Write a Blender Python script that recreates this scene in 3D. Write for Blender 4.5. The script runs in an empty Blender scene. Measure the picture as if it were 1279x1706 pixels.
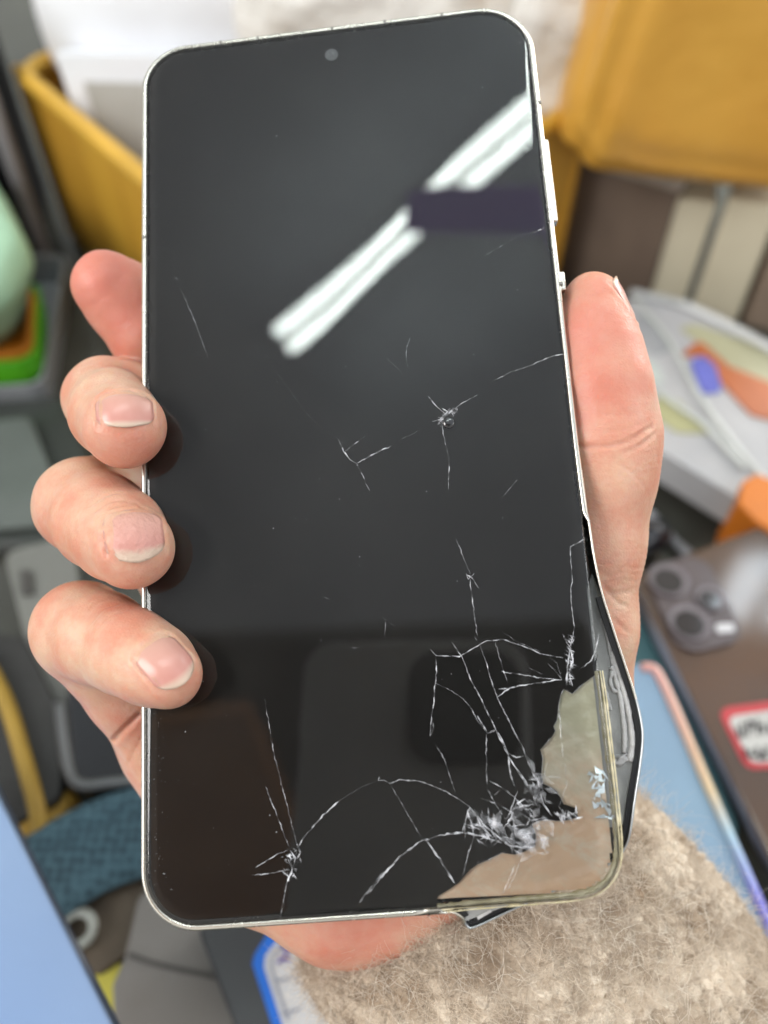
import bpy, bmesh, math, random
import numpy as np
from mathutils import Vector, Matrix

random.seed(7); rng = np.random.default_rng(7)
S = bpy.context.scene
COL = S.collection

# ------------------------------------------------------------------ camera frame
F_PX, CX, CY = 1400.0, 639.5, 853.0
CAM_H, PITCH = 0.30, math.radians(50)
FWD = np.array([0, math.cos(PITCH), -math.sin(PITCH)])
UP = np.array([0, math.sin(PITCH), math.cos(PITCH)])
RIGHT = np.array([1.0, 0, 0])
CAMP = np.array([0, 0, CAM_H])
B = np.stack([RIGHT, -UP, FWD], 1)              # camera (x right, y down, z forward) -> world

def c2w(p):                                      # camera millimetres -> world metres
    return CAMP + (np.asarray(p, float) * 0.001) @ B.T
def ray(x, y):
    return np.array([(x - CX) / F_PX, (y - CY) / F_PX, 1.0])
def at_z(x, y, z):                               # point of the horizontal plane z seen along a ray
    d = B @ ray(x, y)
    return CAMP + d * ((z - CAM_H) / d[2])
def at_y(x, y, Y):
    d = B @ ray(x, y)
    return CAMP + d * (Y / d[1])

# held phone pose in camera millimetres
PR = np.array([[0.99475357, 0.06399315, 0.07981359], [-0.0782526, 0.97851648, 0.19074073], [-0.06589281, -0.19598564, 0.9783904]])
PT = np.array([-5.285, -15.044, 146.328])
PN = PR[:, 2]
def zphone(x, y):
    return float(PN @ PT / (PN @ ray(x, y)))
def uv(x, y, w=0.0):                             # pixel -> phone-plane millimetres (u right, v up) at height w towards the viewer
    d = ray(x, y); n0 = PT - PN * w
    P = d * (PN @ n0 / (PN @ d)) - PT
    return (float(P @ PR[:, 0]), float(-(P @ PR[:, 1])))
PM = np.eye(4)
PM[:3, 0] = B @ PR[:, 0]; PM[:3, 1] = -(B @ PR[:, 1]); PM[:3, 2] = -(B @ PN); PM[:3, 3] = c2w(PT)
PHONE_M = Matrix(PM.tolist())

# ------------------------------------------------------------------ object helpers
def tag(o, label, cat=None, group=None, kind=None):
    if label: o['label'] = label
    if cat: o['category'] = cat
    if group: o['group'] = group
    if kind: o['kind'] = kind
    return o
def empty(name, loc, label, cat, group=None, mat=None):
    o = bpy.data.objects.new(name, None); COL.objects.link(o)
    if mat is not None: o.matrix_world = mat
    else: o.location = loc
    return tag(o, label, cat, group)
def mk(name, V, Fs, m, parent=None, smooth=False, local=False, origin=None, bevel=0, solid=0, subsurf=0, seg=2, ms=None):
    """one mesh object; V is in world metres unless local"""
    V = np.asarray(V, float)
    me = bpy.data.meshes.new(name)
    o = bpy.data.objects.new(name, me); COL.objects.link(o)
    if parent is not None:
        o.parent = parent
        if not local:
            M = np.array(parent_matrix(parent).inverted())
            V = V @ M[:3, :3].T + M[:3, 3]
    else:
        if origin is None:
            origin = np.array([(V[:, 0].min() + V[:, 0].max()) / 2, (V[:, 1].min() + V[:, 1].max()) / 2, V[:, 2].min()])
        V = V - np.asarray(origin); o.location = origin
    me.from_pydata(V.tolist(), [], [list(map(int, f)) for f in Fs])
    bm = bmesh.new(); bm.from_mesh(me); bmesh.ops.recalc_face_normals(bm, faces=bm.faces); bm.to_mesh(me); bm.free()
    for mm in (m if isinstance(m, list) else [m]): me.materials.append(mm)
    if smooth: me.polygons.foreach_set('use_smooth', [True] * len(me.polygons))
    if solid:
        q = o.modifiers.new('solid', 'SOLIDIFY'); q.thickness = solid; q.offset = -1
    if bevel:
        q = o.modifiers.new('bevel', 'BEVEL'); q.width = bevel; q.segments = seg; q.limit_method = 'ANGLE'; q.angle_limit = math.radians(40)
        me.polygons.foreach_set('use_smooth', [True] * len(me.polygons))
        q = o.modifiers.new('wn', 'WEIGHTED_NORMAL')
    if subsurf:
        q = o.modifiers.new('sub', 'SUBSURF'); q.levels = q.render_levels = subsurf
    return o
def parent_matrix(p):
    M = p.matrix_basis.copy()
    while p.parent is not None:
        p = p.parent; M = p.matrix_basis @ M
    return M
def merge(parts):
    V, Fs, n = [], [], 0
    for v, f in parts:
        v = np.asarray(v, float); V.append(v); Fs += [[i + n for i in q] for q in f]; n += len(v)
    return np.concatenate(V), Fs
def prism(poly, z0, z1):
    """closed prism over a plan polygon (list of xy)"""
    n = len(poly)
    V = [(p[0], p[1], z0) for p in poly] + [(p[0], p[1], z1) for p in poly]
    Fs = [list(range(n))[::-1], list(range(n, 2 * n))] + [[i, (i + 1) % n, n + (i + 1) % n, n + i] for i in range(n)]
    return np.array(V), Fs
def rounded(poly, r, seg=8):
    """round the corners of a polygon; r a number or one per corner"""
    n = len(poly); out = []
    P = [np.array(p, float)[:2] for p in poly]
    for i in range(n):
        a, b, c = P[i - 1], P[i], P[(i + 1) % n]
        rr = r[i] if isinstance(r, (list, tuple)) else r
        if rr <= 0: out.append(tuple(b)); continue
        d1 = (a - b) / np.linalg.norm(a - b); d2 = (c - b) / np.linalg.norm(c - b)
        ang = math.acos(max(-1, min(1, float(d1 @ d2)))); t = rr / math.tan(ang / 2)
        t = min(t, 0.48 * np.linalg.norm(a - b), 0.48 * np.linalg.norm(c - b)); rr = t * math.tan(ang / 2)
        bis = (d1 + d2) / np.linalg.norm(d1 + d2); cen = b + bis * rr / math.sin(ang / 2)
        s, e = b + d1 * t - cen, b + d2 * t - cen
        a0 = math.atan2(s[1], s[0]); a1 = math.atan2(e[1], e[0]); da = (a1 - a0 + math.pi) % (2 * math.pi) - math.pi
        for k in range(seg + 1):
            q = a0 + da * k / seg; out.append((cen[0] + rr * math.cos(q), cen[1] + rr * math.sin(q)))
    return out
def tube(pts, rad, n=8, cap=True):
    pts = np.asarray(pts, float); m = len(pts)
    rad = np.full(m, rad) if np.isscalar(rad) else np.asarray(rad, float)
    T = np.gradient(pts, axis=0); T /= np.linalg.norm(T, axis=1)[:, None]
    up = np.array([0, 0, 1.0]) if abs(T[0][2]) < .9 else np.array([1.0, 0, 0])
    V, Fs = [], []
    N = np.cross(T[0], up)
    for i in range(m):
        N = N - T[i] * (N @ T[i]); N /= np.linalg.norm(N); Bn = np.cross(T[i], N)
        for k in range(n):
            a = 2 * math.pi * k / n; V.append(pts[i] + rad[i] * (math.cos(a) * N + math.sin(a) * Bn))
    for i in range(m - 1):
        for k in range(n):
            Fs.append([i * n + k, i * n + (k + 1) % n, (i + 1) * n + (k + 1) % n, (i + 1) * n + k])
    if cap: Fs += [list(range(n))[::-1], list(range((m - 1) * n, m * n))]
    return np.array(V), Fs
def catmull(P, n=8):
    P = np.asarray(P, float); Q = np.vstack([2 * P[0] - P[1], P, 2 * P[-1] - P[-2]]); out = []
    for i in range(1, len(Q) - 2):
        for k in range(n):
            t = k / n
            out.append(0.5 * (2 * Q[i] + (Q[i + 1] - Q[i - 1]) * t + (2 * Q[i - 1] - 5 * Q[i] + 4 * Q[i + 1] - Q[i + 2]) * t * t + (3 * Q[i] - Q[i - 1] - 3 * Q[i + 1] + Q[i + 2]) * t ** 3))
    out.append(Q[-2]); return np.array(out)

# ------------------------------------------------------------------ materials
def mat(name, col, rough=0.5, metal=0.0, spec=0.5, col2=None, scale=60, bump=0, bscale=None, coat=0, rough2=None, detail=4, stretch=None, emit=None, sss=0):
    m = bpy.data.materials.new(name); m.use_nodes = True
    nt = m.node_tree; b = nt.nodes['Principled BSDF']; L = nt.links
    b.inputs['Base Color'].default_value = (*col, 1); b.inputs['Roughness'].default_value = rough
    b.inputs['Metallic'].default_value = metal; b.inputs['Specular IOR Level'].default_value = spec
    b.inputs['Coat Weight'].default_value = coat; b.inputs['Coat Roughness'].default_value = .03
    tc = nt.nodes.new('ShaderNodeTexCoord'); src = tc.outputs['Object']
    if stretch:
        mp = nt.nodes.new('ShaderNodeMapping'); mp.inputs['Scale'].default_value = stretch; L.new(src, mp.inputs[0]); src = mp.outputs[0]
    def noise(sc, det=detail):
        n = nt.nodes.new('ShaderNodeTexNoise'); n.inputs['Scale'].default_value = sc; n.inputs['Detail'].default_value = det
        L.new(src, n.inputs['Vector']); return n
    n = noise(scale)
    cr = nt.nodes.new('ShaderNodeValToRGB'); cr.color_ramp.elements[0].position = .32; cr.color_ramp.elements[1].position = .68
    c2 = col2 or tuple(c * .82 for c in col)
    cr.color_ramp.elements[0].color = (*col, 1); cr.color_ramp.elements[1].color = (*c2, 1)
    L.new(n.outputs['Fac'], cr.inputs[0]); L.new(cr.outputs[0], b.inputs['Base Color'])
    mr = nt.nodes.new('ShaderNodeMapRange'); mr.inputs['To Min'].default_value = rough; mr.inputs['To Max'].default_value = rough2 if rough2 is not None else min(1, rough * 1.25)
    n2 = noise(scale * 2.7); L.new(n2.outputs['Fac'], mr.inputs[0]); L.new(mr.outputs[0], b.inputs['Roughness'])
    if bump:
        bp = nt.nodes.new('ShaderNodeBump'); bp.inputs['Strength'].default_value = 1; bp.inputs['Distance'].default_value = bump
        n3 = noise(bscale or scale * 3); L.new(n3.outputs['Fac'], bp.inputs['Height']); L.new(bp.outputs[0], b.inputs['Normal'])
    if emit:
        b.inputs['Emission Color'].default_value = (*emit[0], 1); b.inputs['Emission Strength'].default_value = emit[1]
    if sss:
        b.inputs['Subsurface Weight'].default_value = sss; b.inputs['Subsurface Radius'].default_value = (1, .35, .18); b.inputs['Subsurface Scale'].default_value = .003
    return m
def srgb(r, g, b):
    f = lambda c: (c / 255 / 12.92) if c <= 10 else ((c / 255 + .055) / 1.055) ** 2.4
    return (f(r), f(g), f(b))

M = {}
M['desk'] = mat('desk_top', (.075, .075, .062), .09, col2=(.055, .055, .048), scale=14, rough2=.2)
M['display'] = mat('display_black', (.030, .028, .0275), .5, spec=0.0, scale=26, col2=(.044, .041, .039), detail=9)
M['steel'] = mat('silver_frame', (.74, .71, .63), .24, metal=1, scale=90, col2=(.66, .63, .56))
M['steel_bent'] = mat('bent_frame', (.55, .58, .60), .3, metal=1, scale=90)
M['blackplastic'] = mat('black_plastic', (.012, .012, .013), .35, scale=120, bump=.0002)
M['grey_panel'] = mat('grey_inner_panel', (.27, .27, .265), .42, scale=260, col2=(.34, .34, .33), bump=.0003, bscale=420)
M['adhesive'] = mat('grey_adhesive', (.52, .51, .50), .35, scale=400, col2=(.42, .41, .41), bump=.0003)
M['antenna'] = mat('antenna_line', (.25, .24, .22), .5)
M['white_bit'] = mat('white_speck', (.75, .75, .75), .4)
M['lens'] = mat('front_lens', (.10, .10, .11), .15, spec=.8, scale=900, col2=(.34, .34, .35))

# skin: red-to-tan mottling, pinker where the blush attribute is high
def skin_mat():
    m = bpy.data.materials.new('skin'); m.use_nodes = True
    nt = m.node_tree; N = nt.nodes; L = nt.links; b = N['Principled BSDF']
    tc = N.new('ShaderNodeTexCoord')
    n1 = N.new('ShaderNodeTexNoise'); n1.inputs['Scale'].default_value = 130; n1.inputs['Detail'].default_value = 7; n1.inputs['Roughness'].default_value = .62; L.new(tc.outputs['Object'], n1.inputs['Vector'])
    cr = N.new('ShaderNodeValToRGB'); cr.color_ramp.elements[0].position = .38; cr.color_ramp.elements[1].position = .62
    cr.color_ramp.elements[0].color = (.64, .30, .20, 1); cr.color_ramp.elements[1].color = (.68, .45, .32, 1)
    L.new(n1.outputs['Fac'], cr.inputs[0])
    at = N.new('ShaderNodeAttribute'); at.attribute_name = 'blush'
    mx = N.new('ShaderNodeMix'); mx.data_type = 'RGBA'; mx.inputs[7].default_value = (.60, .188, .14, 1)
    L.new(at.outputs['Fac'], mx.inputs[0]); L.new(cr.outputs[0], mx.inputs[6]); L.new(mx.outputs[2], b.inputs['Base Color'])
    b.inputs['Roughness'].default_value = .42; b.inputs['Specular IOR Level'].default_value = .45
    b.inputs['Subsurface Weight'].default_value = .55; b.inputs['Subsurface Radius'].default_value = (1, .32, .16); b.inputs['Subsurface Scale'].default_value = .0028
    v = N.new('ShaderNodeTexVoronoi'); v.inputs['Scale'].default_value = 1500; v.feature = 'DISTANCE_TO_EDGE'; L.new(tc.outputs['Object'], v.inputs['Vector'])
    n2 = N.new('ShaderNodeTexNoise'); n2.inputs['Scale'].default_value = 700; n2.inputs['Detail'].default_value = 3; L.new(tc.outputs['Object'], n2.inputs['Vector'])
    ad = N.new('ShaderNodeMath'); ad.operation = 'MULTIPLY_ADD'; ad.inputs[1].default_value = .5; L.new(v.outputs['Distance'], ad.inputs[0]); L.new(n2.outputs['Fac'], ad.inputs[2])
    bp = N.new('ShaderNodeBump'); bp.inputs['Strength'].default_value = .55; bp.inputs['Distance'].default_value = .00025
    L.new(ad.outputs[0], bp.inputs['Height']); L.new(bp.outputs[0], b.inputs['Normal'])
    return m
M['skin'] = skin_mat()
def nail_mat(rough=.28, bump=.00003, nz=.01):
    m = bpy.data.materials.new('nail'); m.use_nodes = True
    nt = m.node_tree; N = nt.nodes; L = nt.links; b = N['Principled BSDF']
    at = N.new('ShaderNodeAttribute'); at.attribute_name = 'along'
    cr = N.new('ShaderNodeValToRGB'); e = cr.color_ramp.elements
    e[0].position = 0; e[0].color = (.60, .34, .27, 1); e[1].position = .82; e[1].color = (.60, .28, .235, 1)
    q = cr.color_ramp.elements.new(.93); q.color = (.62, .46, .36, 1)
    tc = N.new('ShaderNodeTexCoord'); n = N.new('ShaderNodeTexNoise'); n.inputs['Scale'].default_value = 900; n.inputs['Detail'].default_value = 3
    L.new(tc.outputs['Object'], n.inputs['Vector'])
    mm = N.new('ShaderNodeMath'); mm.operation = 'MULTIPLY_ADD'; mm.inputs[1].default_value = nz; L.new(n.outputs['Fac'], mm.inputs[0]); L.new(at.outputs['Fac'], mm.inputs[2])
    sb = N.new('ShaderNodeMath'); sb.operation = 'SUBTRACT'; sb.inputs[1].default_value = nz / 2; L.new(mm.outputs[0], sb.inputs[0])
    L.new(sb.outputs[0], cr.inputs[0]); L.new(cr.outputs[0], b.inputs['Base Color'])
    b.inputs['Roughness'].default_value = rough
    bp = N.new('ShaderNodeBump'); bp.inputs['Distance'].default_value = bump; L.new(n.outputs['Fac'], bp.inputs['Height']); L.new(bp.outputs[0], b.inputs['Normal'])
    return m
M['nail'] = nail_mat(); M['nail_flaky'] = nail_mat(.4, .0004, .16)

def glass_sheet():
    m = bpy.data.materials.new('cover_glass'); m.use_nodes = True
    nt = m.node_tree; N = nt.nodes; L = nt.links; N.remove(N['Principled BSDF']); out = N['Material Output']
    tr = N.new('ShaderNodeBsdfTransparent'); tr.inputs[0].default_value = (.97, .98, .97, 1)
    gl = N.new('ShaderNodeBsdfGlossy'); gl.inputs['Roughness'].default_value = .012; gl.inputs[0].default_value = (1, 1, 1, 1)
    fr = N.new('ShaderNodeFresnel'); fr.inputs[0].default_value = 1.52
    tc = N.new('ShaderNodeTexCoord')
    n = N.new('ShaderNodeTexNoise'); n.inputs['Scale'].default_value = 45; n.inputs['Detail'].default_value = 1; L.new(tc.outputs['Object'], n.inputs['Vector'])
    bp = N.new('ShaderNodeBump'); bp.inputs['Distance'].default_value = .0000004; L.new(n.outputs['Fac'], bp.inputs['Height'])
    mx = N.new('ShaderNodeMixShader'); L.new(fr.outputs[0], mx.inputs[0]); L.new(tr.outputs[0], mx.inputs[1]); L.new(gl.outputs[0], mx.inputs[2])
    L.new(mx.outputs[0], out.inputs[0]); return m
M['glass'] = glass_sheet()
def fracture(name, alpha_lo, alpha_hi, col=(.8, .8, .84)):
    m = bpy.data.materials.new(name); m.use_nodes = True
    nt = m.node_tree; N = nt.nodes; L = nt.links; b = N['Principled BSDF']
    b.inputs['Base Color'].default_value = (*col, 1); b.inputs['Roughness'].default_value = .25; b.inputs['Specular IOR Level'].default_value = .8
    tc = N.new('ShaderNodeTexCoord'); n = N.new('ShaderNodeTexNoise'); n.inputs['Scale'].default_value = 650; n.inputs['Detail'].default_value = 6
    L.new(tc.outputs['Object'], n.inputs['Vector'])
    mr = N.new('ShaderNodeMapRange'); mr.inputs['From Min'].default_value = .38; mr.inputs['From Max'].default_value = .66
    mr.inputs['To Min'].default_value = alpha_lo; mr.inputs['To Max'].default_value = alpha_hi
    L.new(n.outputs['Fac'], mr.inputs[0]); L.new(mr.outputs[0], b.inputs['Alpha'])
    return m
M['crack'] = fracture('glass_fracture', .06, .95)
M['crack_faint'] = fracture('glass_fracture_faint', .06, .5)
M['crack_body'] = fracture('glass_fracture_veil', .03, .32)
def foil():
    m = bpy.data.materials.new('exposed_backing'); m.use_nodes = True
    nt = m.node_tree; N = nt.nodes; L = nt.links; b = N['Principled BSDF']
    tc = N.new('ShaderNodeTexCoord')
    sep = N.new('ShaderNodeSeparateXYZ'); L.new(tc.outputs['Object'], sep.inputs[0])
    n = N.new('ShaderNodeTexNoise'); n.inputs['Scale'].default_value = 150; n.inputs['Detail'].default_value = 6; n.inputs['Roughness'].default_value = .65; L.new(tc.outputs['Object'], n.inputs['Vector'])
    # the backing's colour turns from olive (upper) to peach (lower)
    mr = N.new('ShaderNodeMapRange'); mr.inputs['From Min'].default_value = -.052; mr.inputs['From Max'].default_value = -.066
    L.new(sep.outputs['Y'], mr.inputs[0])
    ad = N.new('ShaderNodeMath'); ad.operation = 'MULTIPLY_ADD'; ad.inputs[1].default_value = 1.3; L.new(n.outputs['Fac'], ad.inputs[0]); L.new(mr.outputs[0], ad.inputs[2])
    sb = N.new('ShaderNodeMath'); sb.operation = 'SUBTRACT'; sb.inputs[1].default_value = .65; L.new(ad.outputs[0], sb.inputs[0])
    cr = N.new('ShaderNodeValToRGB'); e = cr.color_ramp.elements
    e[0].position = .1; e[0].color = (.74, .69, .50, 1); e[1].position = .95; e[1].color = (.93, .63, .43, 1)
    q = e.new(.5); q.color = (.82, .70, .53, 1)
    L.new(sb.outputs[0], cr.inputs[0]); L.new(cr.outputs[0], b.inputs['Base Color'])
    n4 = N.new('ShaderNodeTexNoise'); n4.inputs['Scale'].default_value = 95; n4.inputs['Detail'].default_value = 9; n4.inputs['Roughness'].default_value = .75; n4.inputs['Distortion'].default_value = 1.2
    L.new(tc.outputs['Object'], n4.inputs['Vector'])
    r4 = N.new('ShaderNodeMapRange'); r4.inputs['From Min'].default_value = .5; r4.inputs['From Max'].default_value = .72; r4.inputs['To Max'].default_value = .75; L.new(n4.outputs['Fac'], r4.inputs[0])
    m4 = N.new('ShaderNodeMix'); m4.data_type = 'RGBA'; m4.inputs[7].default_value = (.93, .88, .75, 1); L.new(r4.outputs[0], m4.inputs[0]); L.new(cr.outputs[0], m4.inputs[6]); L.new(m4.outputs[2], b.inputs['Base Color'])
    b.inputs['Roughness'].default_value = .16; b.inputs['Specular IOR Level'].default_value = .9
    n2 = N.new('ShaderNodeTexNoise'); n2.inputs['Scale'].default_value = 220; n2.inputs['Detail'].default_value = 3; L.new(tc.outputs['Object'], n2.inputs['Vector'])
    bp = N.new('ShaderNodeBump'); bp.inputs['Distance'].default_value = .0009; bp.inputs['Strength'].default_value = .5
    L.new(n2.outputs['Fac'], bp.inputs['Height']); L.new(bp.outputs[0], b.inputs['Normal'])
    return m
M['foil'] = foil()
M['glass_edge'] = mat('olive_glass_edge', (.50, .43, .24), .2, scale=500, col2=(.74, .66, .46), spec=.8)
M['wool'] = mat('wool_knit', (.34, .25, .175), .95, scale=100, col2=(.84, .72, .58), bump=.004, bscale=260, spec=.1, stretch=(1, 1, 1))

# ==================================================================== THE CRACKED PHONE
phone = empty('cracked_smartphone', None, 'cracked silver smartphone with black screen, held upright in the hand', 'smartphone', mat=PHONE_M)
def ph(name, V, Fs, m, **k):
    V = np.asarray(V, float) * .001
    return mk(name, V, Fs, m, parent=k.pop('parent', phone), local=True, **k)

CORN = [(241, 86), (875, 6), (1042, 1495), (240, 1550)]
gl_poly = rounded([uv(*p) for p in CORN], [8.2, 9.4, 7.2, 8.4], 14)
def inset(poly, d):
    P = np.array(poly); n = len(P); out = []
    ar = 0.5 * np.sum(P[:, 0] * np.roll(P[:, 1], -1) - np.roll(P[:, 0], -1) * P[:, 1]); sg = 1 if ar > 0 else -1
    for i in range(n):
        t = P[(i + 1) % n] - P[i - 1]; t /= np.linalg.norm(t)
        out.append(P[i] + sg * d * np.array([-t[1], t[0]]))
    return [tuple(p) for p in out]
# dense outline so the curved edge shades cleanly
def densify(poly, step):
    out = []
    for i in range(len(poly)):
        a, b = np.array(poly[i]), np.array(poly[(i + 1) % len(poly)]); k = max(1, int(np.linalg.norm(b - a) / step))
        out += [tuple(a + (b - a) * j / k) for j in range(k)]
    return out
gl_poly = densify(gl_poly, 4)
rings = []
for d, w in [(0, -1.0), (0, -.55), (.08, -.36), (.22, -.21), (.42, -.105), (.7, -.04), (1.05, -.008), (1.5, 0)]:
    rings.append([(p[0], p[1], w) for p in inset(gl_poly, d)])
n = len(gl_poly); V = [p for r in rings for p in r]; Fs = []
for r in range(len(rings) - 1):
    for i in range(n): Fs.append([r * n + i, r * n + (i + 1) % n, (r + 1) * n + (i + 1) % n, (r + 1) * n + i])
Fs.append([(len(rings) - 1) * n + i for i in range(n)])
ph('cover_glass', V, Fs, M['glass'], smooth=True)

# black display, missing at the lower right corner
jag = [(995, 1090), (992, 1124), (972, 1139), (953, 1156), (945, 1151), (939, 1148), (934, 1158), (931, 1172), (930, 1181), (929, 1190), (928, 1199), (922, 1210), (925, 1218), (919, 1228), (908, 1240), (900, 1249), (904, 1262), (903, 1277), (902, 1290), (905, 1306), (915, 1310), (927, 1318), (934, 1329), (939, 1340), (958, 1346), (963, 1362), (944, 1367), (927, 1368), (910, 1366), (896, 1368), (886, 1373), (893, 1392), (892, 1409), (876, 1418), (858, 1424), (836, 1421), (822, 1428), (811, 1434), (796, 1440), (783, 1449), (764, 1471), (748, 1482), (730, 1493), (727, 1499), (733, 1504), (724, 1512), (735, 1508), (728, 1518), (711, 1528)]
gi = np.array(inset(gl_poly, .55))
jl = [uv(*p, -.9) for p in jag]
def nearest(poly, p): return int(np.argmin(((poly - np.array(p)) ** 2).sum(1)))
i0, i1 = nearest(gi, uv(1000, 1090)), nearest(gi, uv(711, 1515))
seq = []; i = i1
while True:                                     # the long way round the outline, from the bottom edge to the right edge
    seq.append(tuple(gi[i])); i = (i + 1) % n
    if i == i0: seq.append(tuple(gi[i0])); break
if len(seq) < n * .6:
    seq = []; i = i1
    while True:
        seq.append(tuple(gi[i])); i = (i - 1) % n
        if i == i0: seq.append(tuple(gi[i0])); break
dp = seq + jl
v, f = prism(dp, -1.15, -.9); ph('display_panel', v, f, M['display'])
# second display layer torn a little further back, dark wine-coloured at the torn lip
lip = [(783, 1444), (764, 1466), (748, 1478), (775, 1425), (800, 1405), (836, 1416)]
# exposed backing foil under the clear corner: a faintly crumpled sheet
fu0, fv0 = uv(640, 1540, -1.3); fu1, fv1 = uv(1030, 1080, -1.3)
gin = inset(gl_poly, .9)
def inside(poly, x, y):
    c = False; nn = len(poly)
    for i in range(nn):
        x1, y1 = poly[i]; x2, y2 = poly[(i + 1) % nn]
        if (y1 > y) != (y2 > y) and x < (x2 - x1) * (y - y1) / (y2 - y1) + x1: c = not c
    return c
nx, ny = 90, 110; idx = {}; V = []; Fs = []
bl = [uv(*p, -1.5) for p in [(1008, 1095), (1040, 1300), (1060, 1520), (700, 1532), (700, 1400), (820, 1250), (900, 1095)]]
gcut = [p for p in gin]
def hill(x, y, cx, cy, sx, sy, h): return h * math.exp(-((x - cx) / sx) ** 2 - ((y - cy) / sy) ** 2)
gx, gy = uv(1000, 1300)
for j in range(ny + 1):
    for i in range(nx + 1):
        x = fu0 + (fu1 - fu0) * i / nx; y = fv0 + (fv1 - fv0) * j / ny
        if not inside(gcut, x, y): continue
        w = -1.65 + .05 * math.sin(x * 1.3 + y * .7) + .06 * math.sin(y * 2.1 - x * .6)
        w += .28 * abs(((x * .8 + y * .55) * .45) % 1 - .5) * math.exp(-((x - gx) / 4) ** 2 - ((y - gy) / 6) ** 2) * 2
        idx[i, j] = len(V); V.append((x, y, w))
for j in range(ny):
    for i in range(nx):
        q = [(i, j), (i + 1, j), (i + 1, j + 1), (i, j + 1)]
        if all(k in idx for k in q): Fs.append([idx[k] for k in q])
ph('exposed_backing', V, Fs, M['foil'], smooth=True)
# olive laminated rim of the clear corner (glass + adhesive layers seen edge-on)
rim_px = [(993, 1118), (1000, 1165), (1006, 1215), (1012, 1265), (1017, 1310), (1021, 1350), (1025, 1395), (1024, 1430), (1014, 1458), (992, 1478), (960, 1488), (900, 1494), (840, 1499), (790, 1503), (750, 1507), (728, 1510)]
for off, rr, ww in ((0, .34, -.95), (-.5, .26, -.9), (-1.0, .12, -.75)):
    P = catmull([(*uv(x, y, ww), ww) for x, y in rim_px], 5); Q = P.copy()
    T = np.gradient(P, axis=0); T /= np.linalg.norm(T, axis=1)[:, None]
    Q[:, 0] += T[:, 1] * off; Q[:, 1] -= T[:, 0] * off
    if off: Q = P + (Q - P)
    rj = rr * (1 + .25 * rng.standard_normal(len(Q)))
    v, f = tube(Q, np.clip(rj, rr * .5, rr * 1.6), 7); ph('glass_edge', v, f, M['glass_edge'], smooth=True)
# crumpled film facets added for the corner glint, tilted to mirror the lamp
V, Fs = [], []
cx, cy = uv(1000, 1325, -.6)
for k in range(34):
    a = rng.uniform(-1, 1, 2) * [1.2, 3.8]; s = rng.uniform(.6, 1.5)
    c = np.array([cx + a[0] + a[1] * -.10, cy + a[1], -.95])
    nx_, ny_ = -.05 + rng.normal(0, .13), .30 + rng.normal(0, .13)
    t = [c + np.array([q[0], q[1], -(nx_ * q[0] + ny_ * q[1]) / .95 * .6]) for q in rng.uniform(-1, 1, (3, 2)) * s]
    b = len(V); V += t; Fs.append([b, b + 1, b + 2])
M['film'] = mat('glint_film', (.86, .90, .93), .2, metal=.85, scale=300, col2=(.80, .86, .90), rough2=.45)
ph('glint_film', V, Fs, M['film'])

# frame: rail swept round the outline, bent out of line at the lower right
frame_px = [(350, 67.5), (560, 40.5), (780, 13)]
bent = [(980, 860, 0), (985, 900, -.2), (993, 945, -.6), (1004, 992, -1.2), (1024, 1055, -2), (1044, 1115, -2.6), (1060, 1165, -3), (1069, 1205, -3), (1071, 1235, -3), (1066, 1280, -3), (1058, 1330, -3), (1050, 1385, -3), (1041, 1412, -3.2), (1026, 1432, -3.4), (980, 1458, -3.5), (900, 1494, -3.5), (840, 1522, -3.5), (790, 1545, -3.4), (778, 1543, -3.2), (770, 1530, -2), (752, 1520, -.6), (730, 1524, 0)]
fo = np.array(inset(gl_poly, -.62))
j0, j1 = nearest(fo, uv(976, 850)), nearest(fo, uv(715, 1530))
path = []; i = j1
while i != j0:
    path.append((fo[i][0], fo[i][1], 0.0)); i = (i + 1) % n
path.append((fo[j0][0], fo[j0][1], 0.0))
if len(path) < n * .6:
    path = []; i = j1
    while i != j0:
        path.append((fo[i][0], fo[i][1], 0.0)); i = (i - 1) % n
    path.append((fo[j0][0], fo[j0][1], 0.0))
n_good = len(path)
bentp = catmull([(*uv(x, y, w), w) for x, y, w in bent], 5)
path = np.array(path + [tuple(p) for p in bentp])
for _ in range(12):
    for i in range(n_good - 3, n_good + 7): path[i] = (path[i - 1] + path[i + 1]) / 2
ar = 0.5 * np.sum(path[:, 0] * np.roll(path[:, 1], -1) - np.roll(path[:, 0], -1) * path[:, 1]); SG = 1 if ar > 0 else -1
T = np.roll(path, -1, 0) - np.roll(path, 1, 0); T[:, 2] = 0; T /= np.linalg.norm(T, axis=1)[:, None]
OUT = SG * np.stack([T[:, 1], -T[:, 0], 0 * T[:, 0]], 1)
prof = [(-.95, -.75), (-.55, -.42), (-.15, -.40), (.12, -.6), (.28, -1.1), (.34, -2.2), (.36, -3.6), (.30, -5.2), (.1, -6.4), (-.4, -7.2), (-1.2, -7.5), (-1.2, -6.8), (-.95, -6)]
m_ = len(path); k_ = len(prof); V = []
for i in range(m_):
    for (a, w) in prof:
        thin = 1.0
        if path[i][2] < -.15: w = w * .72; a = .36 - (.36 - a) * .42
        V.append(path[i] * [1, 1, 1] + OUT[i] * a + np.array([0, 0, w]))
Fs = [[i * k_ + j, i * k_ + (j + 1) % k_, ((i + 1) % m_) * k_ + (j + 1) % k_, ((i + 1) % m_) * k_ + j] for i in range(m_) for j in range(k_)]
fr = ph('frame', V, Fs, [M['steel'], M['steel_bent']], smooth=True)
mi = [0] * len(Fs)
for i in range(m_):
    if path[i][2] < -2.95:
        for j in range(k_): mi[i * k_ + j] = 1
fr.data.polygons.foreach_set('material_index', mi)
gk = np.array([i for i in range(n_good, m_) if path[i][2] < -1.1]); V = []
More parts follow.
